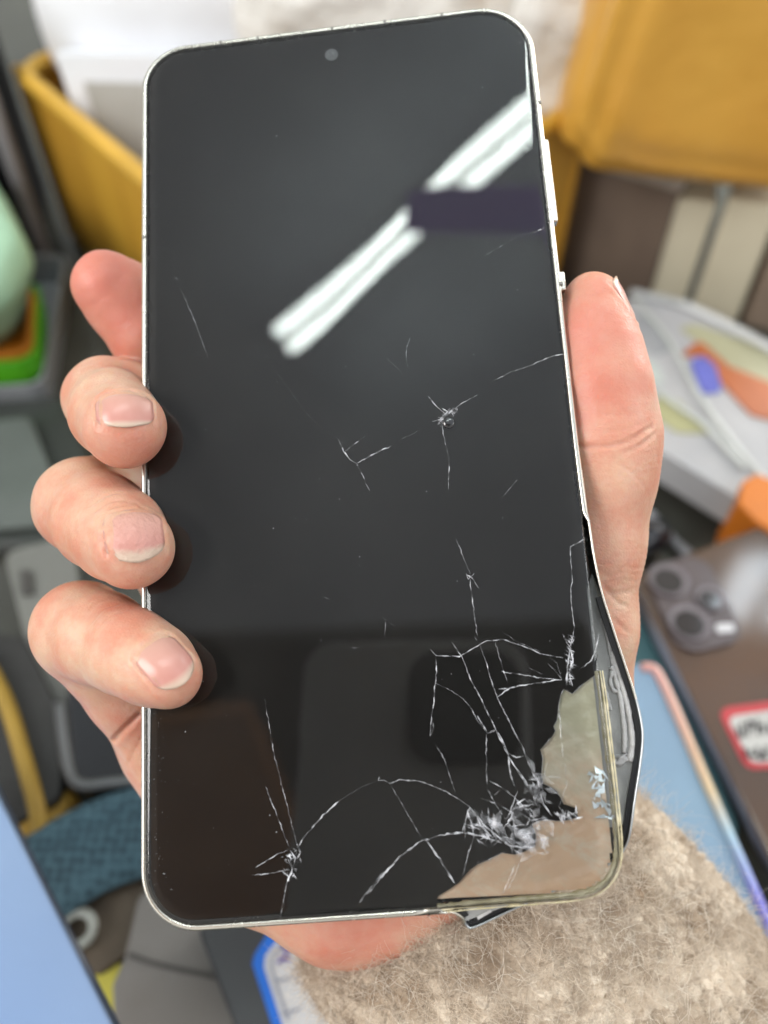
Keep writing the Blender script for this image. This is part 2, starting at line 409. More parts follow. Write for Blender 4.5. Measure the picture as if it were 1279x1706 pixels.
for i in gk:
    for a, w in ((-.25, -.75), (-1.0, -.75), (-1.0, -1.6), (-.25, -1.6)): V.append(path[i] + OUT[i] * a + np.array([0, 0, w]))
Fs = [[4 * i + j, 4 * i + (j + 1) % 4, 4 * (i + 1) + (j + 1) % 4, 4 * (i + 1) + j] for i in range(len(gk) - 1) for j in range(4)] + [[0, 1, 2, 3], [4 * len(gk) - 4, 4 * len(gk) - 3, 4 * len(gk) - 2, 4 * len(gk) - 1]]
ph('gasket', V, Fs, M['blackplastic'])
# chassis plate and back cover inside the frame
def polyin(d, w0, w1, dz=True):
    P = path[:, :2] - OUT[:, :2] * d; z = np.minimum(path[:, 2], 0)
    nn = len(P); V = [(p[0], p[1], z[i] + w0) for i, p in enumerate(P)] + [(p[0], p[1], z[i] + w1) for i, p in enumerate(P)]
    Fs = [list(range(nn))[::-1], list(range(nn, 2 * nn))] + [[i, (i + 1) % nn, nn + (i + 1) % nn, nn + i] for i in range(nn)]
    return V, Fs
v, f = prism([tuple(p) for p in path[:, :2] - OUT[:, :2] * .35], -6.4, -5.4); ph('chassis_plate', v, f, M['blackplastic'])
v, f = prism([tuple(p) for p in path[:, :2] - OUT[:, :2] * 1.25], -7.9, -7.2); ph('back_cover', v, f, M['blackplastic'])
# grey inner panel laid bare between glass and bent rail
gp = [(988, 950), (996, 985), (1004, 1017), (1012, 1045), (1018, 1069), (1025, 1088), (1031, 1100), (1037, 1124), (1043, 1148), (1050, 1185), (1058, 1215), (1061, 1236), (1058, 1262), (1054, 1297), (1050, 1331), (1044, 1373), (1025, 1378), (960, 1385), (940, 1200), (970, 1000)]
v, f = prism([uv(x, y, -4.4) for x, y in gp], -5.3, -4.4); ph('inner_panel', v, f, M['grey_panel'], bevel=.0002)
def strip(pts, w, r, flat=.6):
    P = catmull([(*uv(x, y, w), w) for x, y in pts], 6); v, f = tube(P, r * (1 + .12 * rng.standard_normal(len(P))), 8)
    return v, f
for pts, r in [([(1004, 1030), (1012, 1065), (1020, 1100), (1024, 1125), (1033, 1160), (1037, 1190), (1040, 1220), (1039, 1254)], .42),
               ([(1018, 1085), (1030, 1120), (1044, 1168), (1052, 1215), (1054, 1240), (1049, 1268)], .5),
               ([(1018, 1110), (1026, 1122), (1034, 1121)], .5), ([(1050, 1330), (1047, 1352), (1044, 1371)], .4),
               ([(1008, 1150), (1013, 1168), (1017, 1183)], .3), ([(1020, 1118), (1016, 1135), (1022, 1150), (1030, 1152)], .35)]:
    v, f = strip(pts, -4.3, r); ph('adhesive_strip', v, f, M['adhesive'], smooth=True)
V, Fs = [], []
c = np.array([*uv(1032, 1265, -4.2), -4.3])
bmh = bmesh.new(); bmesh.ops.create_icosphere(bmh, subdivisions=3, radius=1)
for q in bmh.verts:
    d = 1 + .35 * math.sin(q.co.x * 4 + 1) * math.sin(q.co.y * 5) + .15 * math.sin(q.co.z * 9 + q.co.x * 7)
    V.append(c + np.array([q.co.x * 1.5 * d + q.co.y * .3, q.co.y * .9 * d + q.co.x * .3, q.co.z * .6 * d]))
Fs = [[w.index for w in q.verts] for q in bmh.faces]; bmh.free()
ph('adhesive_lump', V, Fs, M['adhesive'], smooth=True)
parts = []
for k in range(34):
    x = 1005 + (k / 34) * 9 + rng.uniform(-2.5, 2.5); y = 1178 + k * 1.25
    p = np.array([*uv(x, y, -4.4), -4.4]); s = rng.uniform(.05, .14)
    parts.append((p + s * rng.uniform(-1, 1, (4, 3)), [[0, 1, 2], [0, 2, 3], [0, 1, 3], [1, 2, 3]]))
v, f = merge(parts); ph('glass_crumbs', v, f, M['white_bit'])
# grey insert and slotted foot of the chassis, showing under the glass at the bottom
v, f = prism([uv(x, y, -3.2) for x, y in [(770, 1500), (850, 1494), (868, 1500), (775, 1534)]], -3.6, -3.0); ph('bottom_insert', v, f, M['grey_panel'])
v, f = prism([uv(x, y, -2.9) for x, y in [(794, 1527), (817, 1515), (819, 1519), (796, 1532)]], -3.2, -2.8); ph('bottom_slot', v, f, M['adhesive'])
# front camera, speaker slit, side keys, antenna lines
u0, v0 = uv(551, 86)
an = [2 * math.pi * k / 28 for k in range(28)]
v, f = prism([(u0 + 1.25 * math.cos(a), v0 + 1.25 * math.sin(a)) for a in an], -.9, -.75); ph('front_camera', v, f, mat('camera_ring', (.16, .16, .17), .3))
v, f = prism([(u0 + .55 * math.cos(a), v0 + .55 * math.sin(a)) for a in an], -.75, -.66)
ph('lens', v, f, M['lens'], parent=[o for o in phone.children if o.name == 'front_camera'][0])
def key(name, y0, y1):
    i0, i1 = nearest(path[:n_good, :2], uv(900 + (y0 - 240) * .12, y0)), nearest(path[:n_good, :2], uv(900 + (y1 - 240) * .12, y1))
    a, b = np.array(uv(908.5 + (y0 - 240) * .122, y0, -3)), np.array(uv(908.5 + (y1 - 240) * .122, y1, -3))
    d = (b - a) / np.linalg.norm(b - a); o = np.array([-d[1], d[0]])
    if o[0] < 0: o = -o
    q = [a - o * .8, a + o * .45, b + o * .45, b - o * .8]
    v, f = prism([tuple(t) for t in q], -4.4, -2.2); ph(name, v, f, M['steel'], bevel=.0003, seg=3)
key('volume_button', 236, 372); key('power_button', 455, 486)
for (x, y) in [(366, 65), (428, 58), (552, 42), (640, 31), (735, 19)]:
    a = np.array(uv(x, y)); v, f = prism([tuple(a + q) for q in np.array([[-.25, -.75], [.25, -.75], [.25, .02], [-.25, .02]])], -1.2, -.36)
    ph('antenna_line', v, f, M['antenna'])
for (x, y) in [(238, 393), (935, 470), (899, 167)]:
    a = np.array(uv(x, y)); v, f = prism([tuple(a + q) for q in np.array([[-.30, -.28], [.30, -.28], [.30, .28], [-.30, .28]])], -1.2, -.36)
    ph('antenna_line', v, f, M['antenna'])

# ---- cracks: jagged little ridges of broken glass along traced lines
def ridge(pts, wid, jit=.12, w=.0, taper=True):
    P = [np.array(uv(x, y)) for x, y in pts]; Q = []; n_ = 0
    for a, b in zip(P[:-1], P[1:]):
        L = np.linalg.norm(b - a); k = max(2, int(L / .45)); d = (b - a) / L; o = np.array([-d[1], d[0]])
        for j in range(k):
            q = a + (b - a) * j / k
            if j: q = q + o * rng.normal(0, jit * min(1, L / 4)) * .5
            Q.append(q)
    Q.append(P[-1]); Q = np.array(Q); m = len(Q)
    T = np.gradient(Q, axis=0); T /= np.linalg.norm(T, axis=1)[:, None] + 1e-9; O = np.stack([-T[:, 1], T[:, 0]], 1)
    s = np.linspace(0, 1, m); tp = np.minimum(1, np.minimum(s, 1 - s) * 6 + .25) if taper else np.ones(m)
    W = wid * .054 * tp * rng.uniform(.4, 1.6, m)
    V = []
    for i in range(m):
        l = Q[i] - O[i] * W[i] * rng.uniform(.7, 1.2); r = Q[i] + O[i] * W[i] * rng.uniform(.7, 1.2)
        V += [(l[0], l[1], w + .005), (Q[i][0], Q[i][1], w + .03 + W[i] * rng.uniform(.2, .8)), (r[0], r[1], w + .005)]
    Fs = []
    for i in range(m - 1):
        a = 3 * i; Fs += [[a, a + 1, a + 4, a + 3], [a + 1, a + 2, a + 5, a + 4]]
    return V, Fs
def crack(lines, m='crack', **k):
    v, f = merge([ridge(p, w, **k) for p, w in lines]); ph('crack', v, f, M[m])
# middle impacts
crack([([(564, 733), (572, 752), (583, 766), (594, 772)], 1.5), ([(594, 772), (620, 758), (654, 741)], 1.9), ([(594, 772), (606, 796), (617, 822)], .9), ([(574, 752), (590, 740), (607, 727)], .8)])
crack([([(667, 731), (690, 722), (705, 712)], .8)], 'crack_faint')
crack([([(713, 660), (728, 678), (742, 690)], 1.2), ([(742, 690), (765, 675), (795, 658)], .9), ([(735, 700), (741, 735), (748, 770), (747, 815)], 1.1), ([(720, 702), (733, 700), (748, 683), (758, 690)], 2.2), ([(728, 708), (740, 695), (756, 682)], 2.4), ([(736, 680), (750, 689)], 1.8)])
crack([([(683, 562), (677, 580), (676, 598), (680, 613)], .8), ([(818, 637), (850, 620), (880, 610), (912, 596), (940, 590)], 1.1)], 'crack_faint')
crack([([(905, 600), (922, 592), (940, 590)], 1.4)])
for q_ in [([(645, 597), (660, 612), (675, 626)], .6), ([(835, 831), (848, 815), (862, 799)], .8), ([(290, 462), (297, 466)], 1.4), ([(300, 480), (318, 520), (332, 555), (348, 600)], .7), ([(905, 382), (860, 395), (800, 430)], .6), ([(437, 590), (520, 700), (600, 760)], .25)]: crack([q_], 'crack_faint')
crack([([(895, 384), (906, 381)], 1.8), ([(903, 376), (908, 385)], 1.4)])
# right edge fissure
crack([([(976, 897), (962, 905), (950, 911), (950, 926)], 1.9), ([(950, 926), (953, 960), (951, 1000), (956, 1040), (954, 1075)], .9), ([(954, 1060), (949, 1085), (945, 1115), (943, 1142)], 2.2), ([(938, 1060), (950, 1080), (955, 1105)], 1.6), ([(998, 1056), (993, 1080), (985, 1100), (962, 1117)], 1.5), ([(955, 1096), (948, 1120), (954, 1145)], 2)])
# central impact column
crack([([(760, 899), (772, 930), (783, 956)], .8), ([(776, 957), (786, 962), (797, 980)], 1.6), ([(783, 965), (787, 1000), (795, 1060)], 1.0), ([(775, 952), (780, 965), (790, 955)], 1.3)])
crack([([(642, 1036), (641, 1060)], .7), ([(636, 1028), (645, 1034), (658, 1043)], .8), ([(585, 1079), (598, 1079)], 1.3), ([(538, 994), (549, 998)], .8), ([(790, 1060), (795, 1068)], 1)], 'crack_faint')
# the large lower-right web
crack([([(717, 1082), (726, 1092), (745, 1093), (765, 1094), (790, 1079), (812, 1067), (840, 1066), (870, 1076), (905, 1090), (938, 1096)], 1.4)])
crack([([(726, 1092), (727, 1115), (725, 1140), (722, 1175), (718, 1203), (716, 1226)], 1.3), ([(716, 1226), (722, 1215), (721, 1203)], 1.1), ([(725, 1138), (745, 1147), (770, 1163), (785, 1180), (795, 1200), (806, 1216)], .8)])
crack([([(752, 1070), (770, 1095), (782, 1128), (800, 1162), (822, 1207), (838, 1236), (850, 1265), (875, 1305), (895, 1335)], 1.2)])
crack([([(800, 1075), (812, 1110), (820, 1140), (833, 1172), (855, 1216), (872, 1248), (880, 1272), (888, 1290), (903, 1310)], 1.2)])
crack([([(825, 1070), (835, 1105), (846, 1140)], .8), ([(835, 1118), (870, 1124), (905, 1130), (935, 1133)], 1.3), ([(828, 1162), (850, 1146), (890, 1138), (936, 1132)], 1.5), ([(830, 1148), (846, 1147)], 1.6), ([(838, 1117), (840, 1122)], 1.8)])
crack([([(936, 1132), (925, 1118), (912, 1105)], .7), ([(935, 1130), (928, 1105), (915, 1095)], .6), ([(832, 1050), (860, 1068), (900, 1086)], .6), ([(880, 1112), (905, 1124)], .5)], 'crack_faint')
crack([([(795, 1192), (805, 1210), (812, 1222), (826, 1216)], 2.2), ([(810, 1222), (810, 1260), (811, 1310)], .9), ([(826, 1216), (845, 1255), (860, 1262), (874, 1259)], 1.2), ([(846, 1260), (850, 1290), (857, 1310)], 1.6), ([(725, 1240), (740, 1265), (748, 1290), (758, 1320)], .6)])
crack([([(811, 1312), (825, 1340), (842, 1365)], 1.1), ([(813, 1345), (815, 1372)], 1.3), ([(822, 1326), (833, 1316)], .8), ([(842, 1365), (860, 1340), (875, 1330)], 1.4)])
# bottom arcs
crack([([(490, 1420), (510, 1390), (535, 1362), (560, 1338), (574, 1329)], 1.6), ([(628, 1300), (640, 1300), (650, 1305), (665, 1299), (700, 1302), (735, 1315), (762, 1330), (783, 1344)], 1.3), ([(633, 1292), (630, 1300)], 1.8)])
crack([([(574, 1329), (600, 1312), (628, 1300)], .5), ([(650, 1306), (670, 1340), (690, 1375), (702, 1397)], .9)], 'crack_faint')
crack([([(617, 1486), (640, 1455), (665, 1428), (700, 1402), (730, 1392), (770, 1387), (800, 1392), (836, 1405)], 2.3), ([(710, 1400), (735, 1435), (758, 1473)], 2.1), ([(790, 1392), (778, 1430), (770, 1465)], .9)])
crack([([(598, 1504), (625, 1470), (640, 1452)], 3.5)], 'crack_body')
# lower-left burst
crack([([(442, 1310), (460, 1355), (482, 1415)], 1.0), ([(441, 1165), (455, 1250), (475, 1330), (494, 1405)], .7), ([(482, 1415), (460, 1424), (425, 1446)], 1.1), ([(478, 1450), (450, 1455), (420, 1458)], 1.1), ([(482, 1415), (492, 1430), (485, 1455), (478, 1470)], 2), ([(494, 1405), (500, 1420), (494, 1432)], 2.6), ([(478, 1470), (470, 1510), (465, 1538)], .9), ([(470, 1452), (482, 1462)], 1.8)])
crack([([(780, 1470), (800, 1440), (835, 1425)], .4), ([(858, 1440), (848, 1465), (838, 1488)], 2.0), ([(866, 1436), (856, 1462), (842, 1488)], 1.1), ([(931, 1180), (935, 1230), (938, 1262)], 2.2), ([(940, 1262), (944, 1310), (930, 1345)], .9)], 'crack_body')
crack([([(253, 1478), (262, 1472)], .8)], 'crack_faint')

# ---- shattered heap at the lower right: splinters and facets of glass
def splinters(n_, pts, spread, ln, wd, zmax):
    P = catmull([(*uv(x, y), 0) for x, y in pts], 10); parts = []
    for k in range(n_):
        c = P[rng.integers(len(P))] + np.array([*(rng.normal(0, 1, 2) * spread), 0]); a = rng.normal(-.75, .7)
        d = np.array([math.cos(a), math.sin(a), rng.uniform(-.1, .15)]); o = np.array([-math.sin(a), math.cos(a), rng.uniform(-.5, .5)])
        L = ln * rng.uniform(.4, 1.5); w = wd * rng.uniform(.3, 1.4); z = rng.uniform(.03, zmax); c[2] = z
        q = [c - d * L / 2, c + o * w * rng.uniform(.3, 1), c + d * L / 2, c - o * w * rng.uniform(0, .6)]
        top = c + np.array([0, 0, w * .5])
        parts.append((np.array(q + [top]), [[0, 1, 4], [1, 2, 4], [2, 3, 4], [3, 0, 4]]))
    return merge(parts)
v, f = splinters(45, [(782, 1370), (800, 1388), (830, 1395), (860, 1380), (880, 1350), (900, 1330)], 1.2, 2.4, .11, .3); ph('glass_splinters', v, f, M['crack'])
v, f = splinters(75, [(790, 1360), (830, 1380), (870, 1400), (885, 1408), (895, 1330), (890, 1300)], 1.3, 2.6, 1.1, .35); ph('glass_splinters', v, f, M['crack_body'])
v, f = splinters(26, [(925, 1356), (945, 1358), (958, 1356)], .5, 1.4, .3, .25); ph('glass_splinters', v, f, M['crack'])
v, f = splinters(30, [(893, 1375), (900, 1395), (908, 1412)], .45, 1.5, .35, .25); ph('glass_splinters', v, f, M['crack_body'])
v, f = splinters(40, [(732, 700), (745, 690), (755, 685)], .5, .8, .1, .2); ph('glass_splinters', v, f, M['crack'])
v, f = splinters(45, [(948, 1060), (950, 1100), (945, 1140)], .4, 1.0, .12, .2); ph('glass_splinters', v, f, M['crack'])
v, f = splinters(30, [(478, 1420), (490, 1440), (478, 1462)], .8, 1.0, .12, .2); ph('glass_splinters', v, f, M['crack'])
crack([([(778, 1350), (785, 1370), (790, 1392)], 1.6), ([(790, 1348), (800, 1375), (820, 1395)], 1.8), ([(783, 1346), (810, 1378), (850, 1410), (890, 1412)], 2.2), ([(840, 1380), (860, 1345), (895, 1340)], 1.6), ([(850, 1376), (878, 1374), (884, 1358)], 1.5), ([(895, 1300), (905, 1340), (920, 1360)], 1.6), ([(770, 1387), (780, 1350), (784, 1345)], 1.2)])
crack([([(x, y) for x, y in jag[1:24]], 1.3), ([(x, y) for x, y in jag[24:40]], 1.5)], 'crack_body')
crack([([(893, 1336), (868, 1290), (846, 1258)], 1.1), ([(880, 1350), (845, 1318), (815, 1300)], .8), ([(868, 1362), (830, 1340), (800, 1330)], .9), ([(888, 1340), (905, 1300), (912, 1270)], .7), ([(860, 1385), (850, 1350), (862, 1318)], .9), ([(845, 1395), (812, 1362), (790, 1352)], .8)])
# impact pit bead
bmh = bmesh.new(); bmesh.ops.create_uvsphere(bmh, u_segments=20, v_segments=12, radius=1.05)
c = np.array([*uv(747, 704), .0]); V = [c + np.array([q.co.x, q.co.y, q.co.z * .35]) for q in bmh.verts]; Fs = [[w.index for w in q.verts] for q in bmh.faces]; bmh.free()
ph('impact_bead', V, Fs, mat('bead_glass', (.02, .02, .022), .06, spec=.9), smooth=True)
# dust specks
parts = []
for k in range(150):
    x, y = rng.uniform(260, 930), rng.uniform(60, 1500)
    if k > 90: x, y = 256 + abs(rng.normal(0, 14)), rng.uniform(1180, 1500)
    p = np.array([*uv(x, y), .02]); s = rng.uniform(.04, .10) * (1.4 if rng.random() < .12 else .85)
    parts.append((p + s * np.array([[-1, -1, 0], [1, -.6, 0], [.3, 1.1, 0], [0, 0, .8]]), [[0, 1, 3], [1, 2, 3], [2, 0, 3]]))
for (x, y) in [(455, 880), (565, 832), (449, 1358), (460, 1386), (604, 1523), (642, 1527), (595, 775), (738, 1500)]:
    p = np.array([*uv(x, y), .02]); s = .14
    parts.append((p + s * np.array([[-1, -1, 0], [1, -.6, 0], [.3, 1.1, 0], [0, 0, .8]]), [[0, 1, 3], [1, 2, 3], [2, 0, 3]]))
v, f = merge(parts); ph('dust_specks', v, f, M['crack'])

# ==================================================================== THE HAND
def J(x, y, dw): Z = zphone(min(max(x, 200), 1050), min(y, 1560)) + dw; return ray(x, y) * Z
def chain(*P): return [(J(p[0], p[1], p[2]), p[3]) for p in P]
fingers = {
 'index': chain((470, 770, 37, 10.5), (345, 655, 31, 9.6), (252, 552, 21, 8.6), (205, 500, 17, 7.8), (176, 474, 14, 6.7)),
 'middle': chain((440, 920, 38, 11), (275, 665, 31, 9), (178, 666, 13, 7.9), (190, 690, 4, 7.6), (207, 712, -4.5, 7.1)),
 'ring': chain((380, 1080, 38, 11), (235, 815, 29, 9.4), (138, 842, 13, 8.7), (170, 868, 6, 8.4), (198, 890, 1, 7.9), (220, 912, -4.6, 7.0)),
 'pinky': chain((310, 1240, 34, 10.5), (230, 1150, 24, 9.3), (136, 1050, 13, 8.7), (172, 1064, 7, 8.0), (218, 1086, 1.5, 7.3), (255, 1108, -2.0, 6.5), (281, 1124, -4.0, 5.4)),
 'thumb': chain((820, 1330, 38, 16), (940, 1160, 27, 12), (968, 1050, 21, 9.6), (982, 900, 17, 9.4), (998, 790, 13, 9.6), (1006, 722, 11, 9.4), (998, 640, 9, 8.6), (988, 565, 8, 7.3), (988, 505, 7, 5.6)),
}
palm = [chain((470, 770, 37, 11), (620, 1100, 44, 15), (760, 1400, 42, 17)), chain((440, 920, 38, 11), (600, 1200, 44, 15), (740, 1420, 42, 19)),
        chain((380, 1080, 38, 11), (540, 1300, 42, 15), (700, 1450, 40, 18)), chain((310, 1240, 34, 11.5), (430, 1400, 33, 14), (560, 1486, 31, 12), (690, 1480, 38, 13)),
        chain((820, 1330, 38, 17), (760, 1450, 43, 16), (850, 1590, 52, 17))]
def cone(P, a, ra, b, rb):
    ba = b - a; q = P - a; h = np.clip((q @ ba) / (ba @ ba), 0, 1)
    return np.linalg.norm(q - h[..., None] * ba, axis=-1) - (ra + (rb - ra) * h)
def smin(a, b, k):
    h = np.clip(.5 + .5 * (b - a) / k, 0, 1); return b + (a - b) * h - k * h * (1 - h)
def chains_sdf(P, ch, k):
    d = None
    for (a, ra), (b, rb) in zip(ch[:-1], ch[1:]):
        q = cone(P, a, ra, b, rb); d = q if d is None else smin(d, q, k)
    return d
def hand_sdf(P):
    pl = None
    for ch in palm:
        q = chains_sdf(P, ch, 4); pl = q if pl is None else smin(pl, q, 9)
    d = None
    for nm, ch in fingers.items():
        q = smin(chains_sdf(P, ch, 2.2 if nm != 'thumb' else 4), pl, 7.0)
        d = q if d is None else smin(d, q, .35)
    return d
hs = .85
lo = np.array([-72., -52., 126.]); hi = np.array([62., 108., 218.])
nxyz = np.ceil((hi - lo) / hs).astype(int)
ax = [lo[i] + hs * np.arange(nxyz[i]) for i in range(3)]
G = np.empty(nxyz, np.float32)
for i in range(nxyz[0]):
    Y, Zg = np.meshgrid(ax[1], ax[2], indexing='ij'); P = np.stack([np.full_like(Y, ax[0][i]), Y, Zg], -1).astype(np.float32)
    G[i] = hand_sdf(P)
def surface_nets(G):
    s = G < 0; c = [slice(None, -1), slice(1, None)]
    nx, ny, nz = [k - 1 for k in G.shape]
    cnt = sum(s[c[a], c[b], c[d]].astype(np.int8) for a in (0, 1) for b in (0, 1) for d in (0, 1))
    act = (cnt > 0) & (cnt < 8); I = np.argwhere(act); idm = -np.ones(act.shape, np.int64); idm[act] = np.arange(len(I))
    acc = np.zeros((len(I), 3)); num = np.zeros(len(I))
    cor = [(a, b, d) for a in (0, 1) for b in (0, 1) for d in (0, 1)]
    for p in cor:
        for axx in range(3):
            if p[axx]: continue
            q = list(p); q[axx] = 1
            va = G[I[:, 0] + p[0], I[:, 1] + p[1], I[:, 2] + p[2]]; vb = G[I[:, 0] + q[0], I[:, 1] + q[1], I[:, 2] + q[2]]
            x = (va < 0) != (vb < 0); t = np.where(x, va / (va - vb + 1e-12), 0)
            pt = np.array(p)[None] + t[:, None] * (np.array(q) - np.array(p))[None]; acc += pt * x[:, None]; num += x
    V = I + acc / num[:, None]
    Fq = []
    for axx in range(3):
        o = [0, 1, 2]; o.remove(axx); b, d = o
        sa = [slice(None)] * 3; sb = [slice(None)] * 3; sa[axx] = slice(None, -1); sb[axx] = slice(1, None)
        E = np.argwhere(s[tuple(sa)] != s[tuple(sb)])
        E = E[(E[:, b] > 0) & (E[:, d] > 0) & (E[:, b] < G.shape[b] - 1) & (E[:, d] < G.shape[d] - 1)]
        fl = s[E[:, 0], E[:, 1], E[:, 2]]
        cs = []
        for (db, dd) in ((0, 0), (-1, 0), (-1, -1), (0, -1)):
            e = E.copy(); e[:, b] += db; e[:, d] += dd; cs.append(idm[e[:, 0], e[:, 1], e[:, 2]])
        cs = np.stack(cs, 1); cs[fl] = cs[fl][:, ::-1]; Fq.append(cs)
    Fq = np.concatenate(Fq); return V, Fq[(Fq >= 0).all(1)]
HV, HF = surface_nets(G); HV = lo + HV * hs
def grad(P, e=.08):
    g = np.stack([hand_sdf(P + e * np.eye(3)[i]) - hand_sdf(P - e * np.eye(3)[i]) for i in range(3)], 1)
    return g / (np.linalg.norm(g, axis=1)[:, None] + 1e-9)
# one linear subdivision, then projection on the surface
bmh = bmesh.new(); mt = bpy.data.meshes.new('t'); mt.from_pydata(HV.tolist(), [], HF.tolist()); bmh.from_mesh(mt)
bmesh.ops.subdivide_edges(bmh, edges=bmh.edges[:], cuts=1, use_grid_fill=True); bmh.to_mesh(mt); bmh.free()
HV = np.empty(len(mt.vertices) * 3); mt.vertices.foreach_get('co', HV); HV = HV.reshape(-1, 3); HF = [list(p.vertices) for p in mt.polygons]; bpy.data.meshes.remove(mt)
for _ in range(2):
    g = grad(HV); HV = HV - g * hand_sdf(HV)[:, None]
HN = grad(HV)
def trace(o, d, n_=60):
    o = np.array(o, float); d = np.array(d, float); d = d / np.linalg.norm(d); t = np.zeros(len(o))
    for _ in range(n_): t += hand_sdf(o + t[:, None] * d) * .9
    return o + t[:, None] * d
def hit(x, y): return trace([ray(x, y) * 100], ray(x, y))[0]
# creases and wrinkles (traced lines pressed into the skin)
creases = [([(950, 741), (985, 744), (1020, 742), (1050, 733), (1074, 718), (1088, 710)], .45, .36), ([(1040, 755), (1068, 741), (1092, 722)], .25, .35),
           ([(1010, 720), (1050, 712), (1090, 700)], .14, .35), ([(1020, 765), (1055, 790), (1075, 810)], .12, .3), ([(1000, 690), (1060, 690)], .1, .35),
           ([(1045, 940), (1020, 960), (990, 950)], .15, .4), ([(1050, 985), (1025, 990), (1005, 975)], .18, .4), ([(1045, 1010), (1030, 1003), (1010, 985)], .25, .4), ([(1043, 1050), (1030, 1040), (1020, 1030)], .2, .4),
           ([(232, 1192), (220, 1203), (200, 1222), (182, 1242)], .8, .5), ([(236, 1230), (222, 1255), (212, 1275)], .2, .4),
           
           ([(150, 842), (175, 826), (205, 820)], .22, .4), ([(158, 852), (182, 837), (210, 832)], .2, .4), ([(166, 860), (188, 847), (212, 842)], .16, .4),
           ([(168, 890), (168, 905), (176, 922)], .3, .5), ([(240, 848), (226, 838), (212, 836)], .2, .4),
           ([(160, 672), (158, 690), (164, 712)], .2, .45), ([(175, 650), (195, 644), (215, 648), (236, 660)], .15, .4),
           ([(150, 1040), (172, 1015), (200, 1006)], .16, .45), ([(160, 1050), (182, 1026), (208, 1016)], .14, .4), ([(142, 1028), (162, 1004), (190, 995)], .10, .4),
           ([(100, 850), (120, 880), (150, 920)], .06, .5)]
for px_, dep, wid in creases:
    C = catmull([(*p, 0) for p in px_], 6); C = np.array([hit(p[0], p[1]) for p in C])
    near = np.where((HV > C.min(0) - 3).all(1) & (HV < C.max(0) + 3).all(1))[0]
    if not len(near): continue
    D = np.full(len(near), 9.)
    for a, b in zip(C[:-1], C[1:]):
        if np.linalg.norm(a - b) > 3.5: continue
        D = np.minimum(D, cone(HV[near], a, 0, b, 0))
    HV[near] -= HN[near] * (dep * np.exp(-(D / wid) ** 2))[:, None]
    HV[near] += HN[near] * (.08 * dep * np.exp(-((D - 2.2 * wid) / wid) ** 2))[:, None]
NAILS = [((206, 678), (.25, .52, -.80), (-.34, -.76, -.55), 9.2, 6.8, dict(ext=False)),
         ((222, 886), (.28, .74, -.60), (-.20, -.58, -.78), 9.4, 9.4, dict(m='nail_flaky', free=.05, ext=False)),
         ((276, 1100), (.72, .56, -.42), (-.10, -.50, -.86), 7.4, 9.2, dict(ext=False)),
         (tuple(J(1003, 503, 6)), (-.06, -.98, -.05), (.96, -.12, -.10), 7.6, 8.5, dict(lift=.1, free=.02, ext=False))]
def nail_frame(px_c, A, N):
    A = np.array(A, float); N = np.array(N, float); N /= np.linalg.norm(N)
    C = hit(*px_c) if len(px_c) == 2 else trace([np.array(px_c) + N * 14], -N)[0]
    if len(px_c) == 2: N = N * .25 + grad(C[None], .6)[0]; N /= np.linalg.norm(N)
    A = A - N * (A @ N); A /= np.linalg.norm(A); return C, A, N, np.cross(N, A)
for a_ in NAILS:                                 # the skin folds up round each nail and dips under it
    C, A, N, W = nail_frame(*a_[:3]); wid, ln = a_[3] / 2, a_[4]
    Q = HV - C; sx, ty, hz_ = Q @ W, (Q @ A) / ln + .5, Q @ N
    ok = (hz_ > -4.5) & (hz_ < 4) & (ty > -.6) & (ty < 1.1) & (np.abs(sx) < wid * 1.7)
    f_ = 1 / (1 + np.exp((ty - .82) * 22))
    d = np.maximum(np.abs(sx) - wid, (-ty) * ln); d = np.where(ty < .12, np.sqrt(np.maximum(np.abs(sx) - wid * .62, 0) ** 2 + np.maximum(.12 * ln - ty * ln, 0) ** 2) - wid * .36, d)
    HV += HN * (ok * f_ * (.17 * np.exp(-((d - .35) / .5) ** 2) - .16 * np.exp(-((d + .15) / .3) ** 2)))[:, None]
# fine cross wrinkles of the thumb joint and base, and a slow unevenness everywhere
amp = .03 * np.exp(-(((HV[:, 1] - J(1010, 740, 10)[1]) / 9) ** 2)) + .045 * np.exp(-(((HV[:, 1] - J(1030, 990, 10)[1]) / 12) ** 2))
amp *= HV[:, 0] > 20
HV += HN * (amp * np.sin(HV[:, 1] * 5.5 + 1.3 * np.sin(HV[:, 0] * 1.1) + 1.7 * np.sin(HV[:, 2] * .9)))[:, None]
HV += HN * (.10 * np.sin(HV[:, 0] * .55 + 1) * np.sin(HV[:, 1] * .47) * np.sin(HV[:, 2] * .6 + 2))[:, None]
person = mk('person', c2w(HV), HF, M['skin'], smooth=True)
tag(person, 'right hand in a fuzzy beige wool sleeve gripping the cracked phone', 'person')
spots = [(J(176, 470, 12), 13, 1.0), (J(225, 520, 15), 12, 1.0), (J(207, 745, -6), 8, .6), (J(215, 960, -4), 9, .45), (J(285, 1150, -3), 7, .4), (J(975, 560, 2), 13, .75), (J(985, 650, 2), 12, .65), (J(985, 500, 2), 7, .6), (J(1005, 880, 2), 11, .3), (J(200, 1190, 15), 9, .35), (J(570, 1540, 20), 16, .55), (J(90, 870, 8), 6, .35), (J(120, 1000, 8), 7, .15)]
bl = np.zeros(len(HV))
for c, r, a in spots: bl = np.maximum(bl, a * np.exp(-(np.linalg.norm(HV - c, axis=1) / r) ** 2))
at = person.data.attributes.new('blush', 'FLOAT', 'POINT'); at.data.foreach_set('value', bl.astype(np.float32))

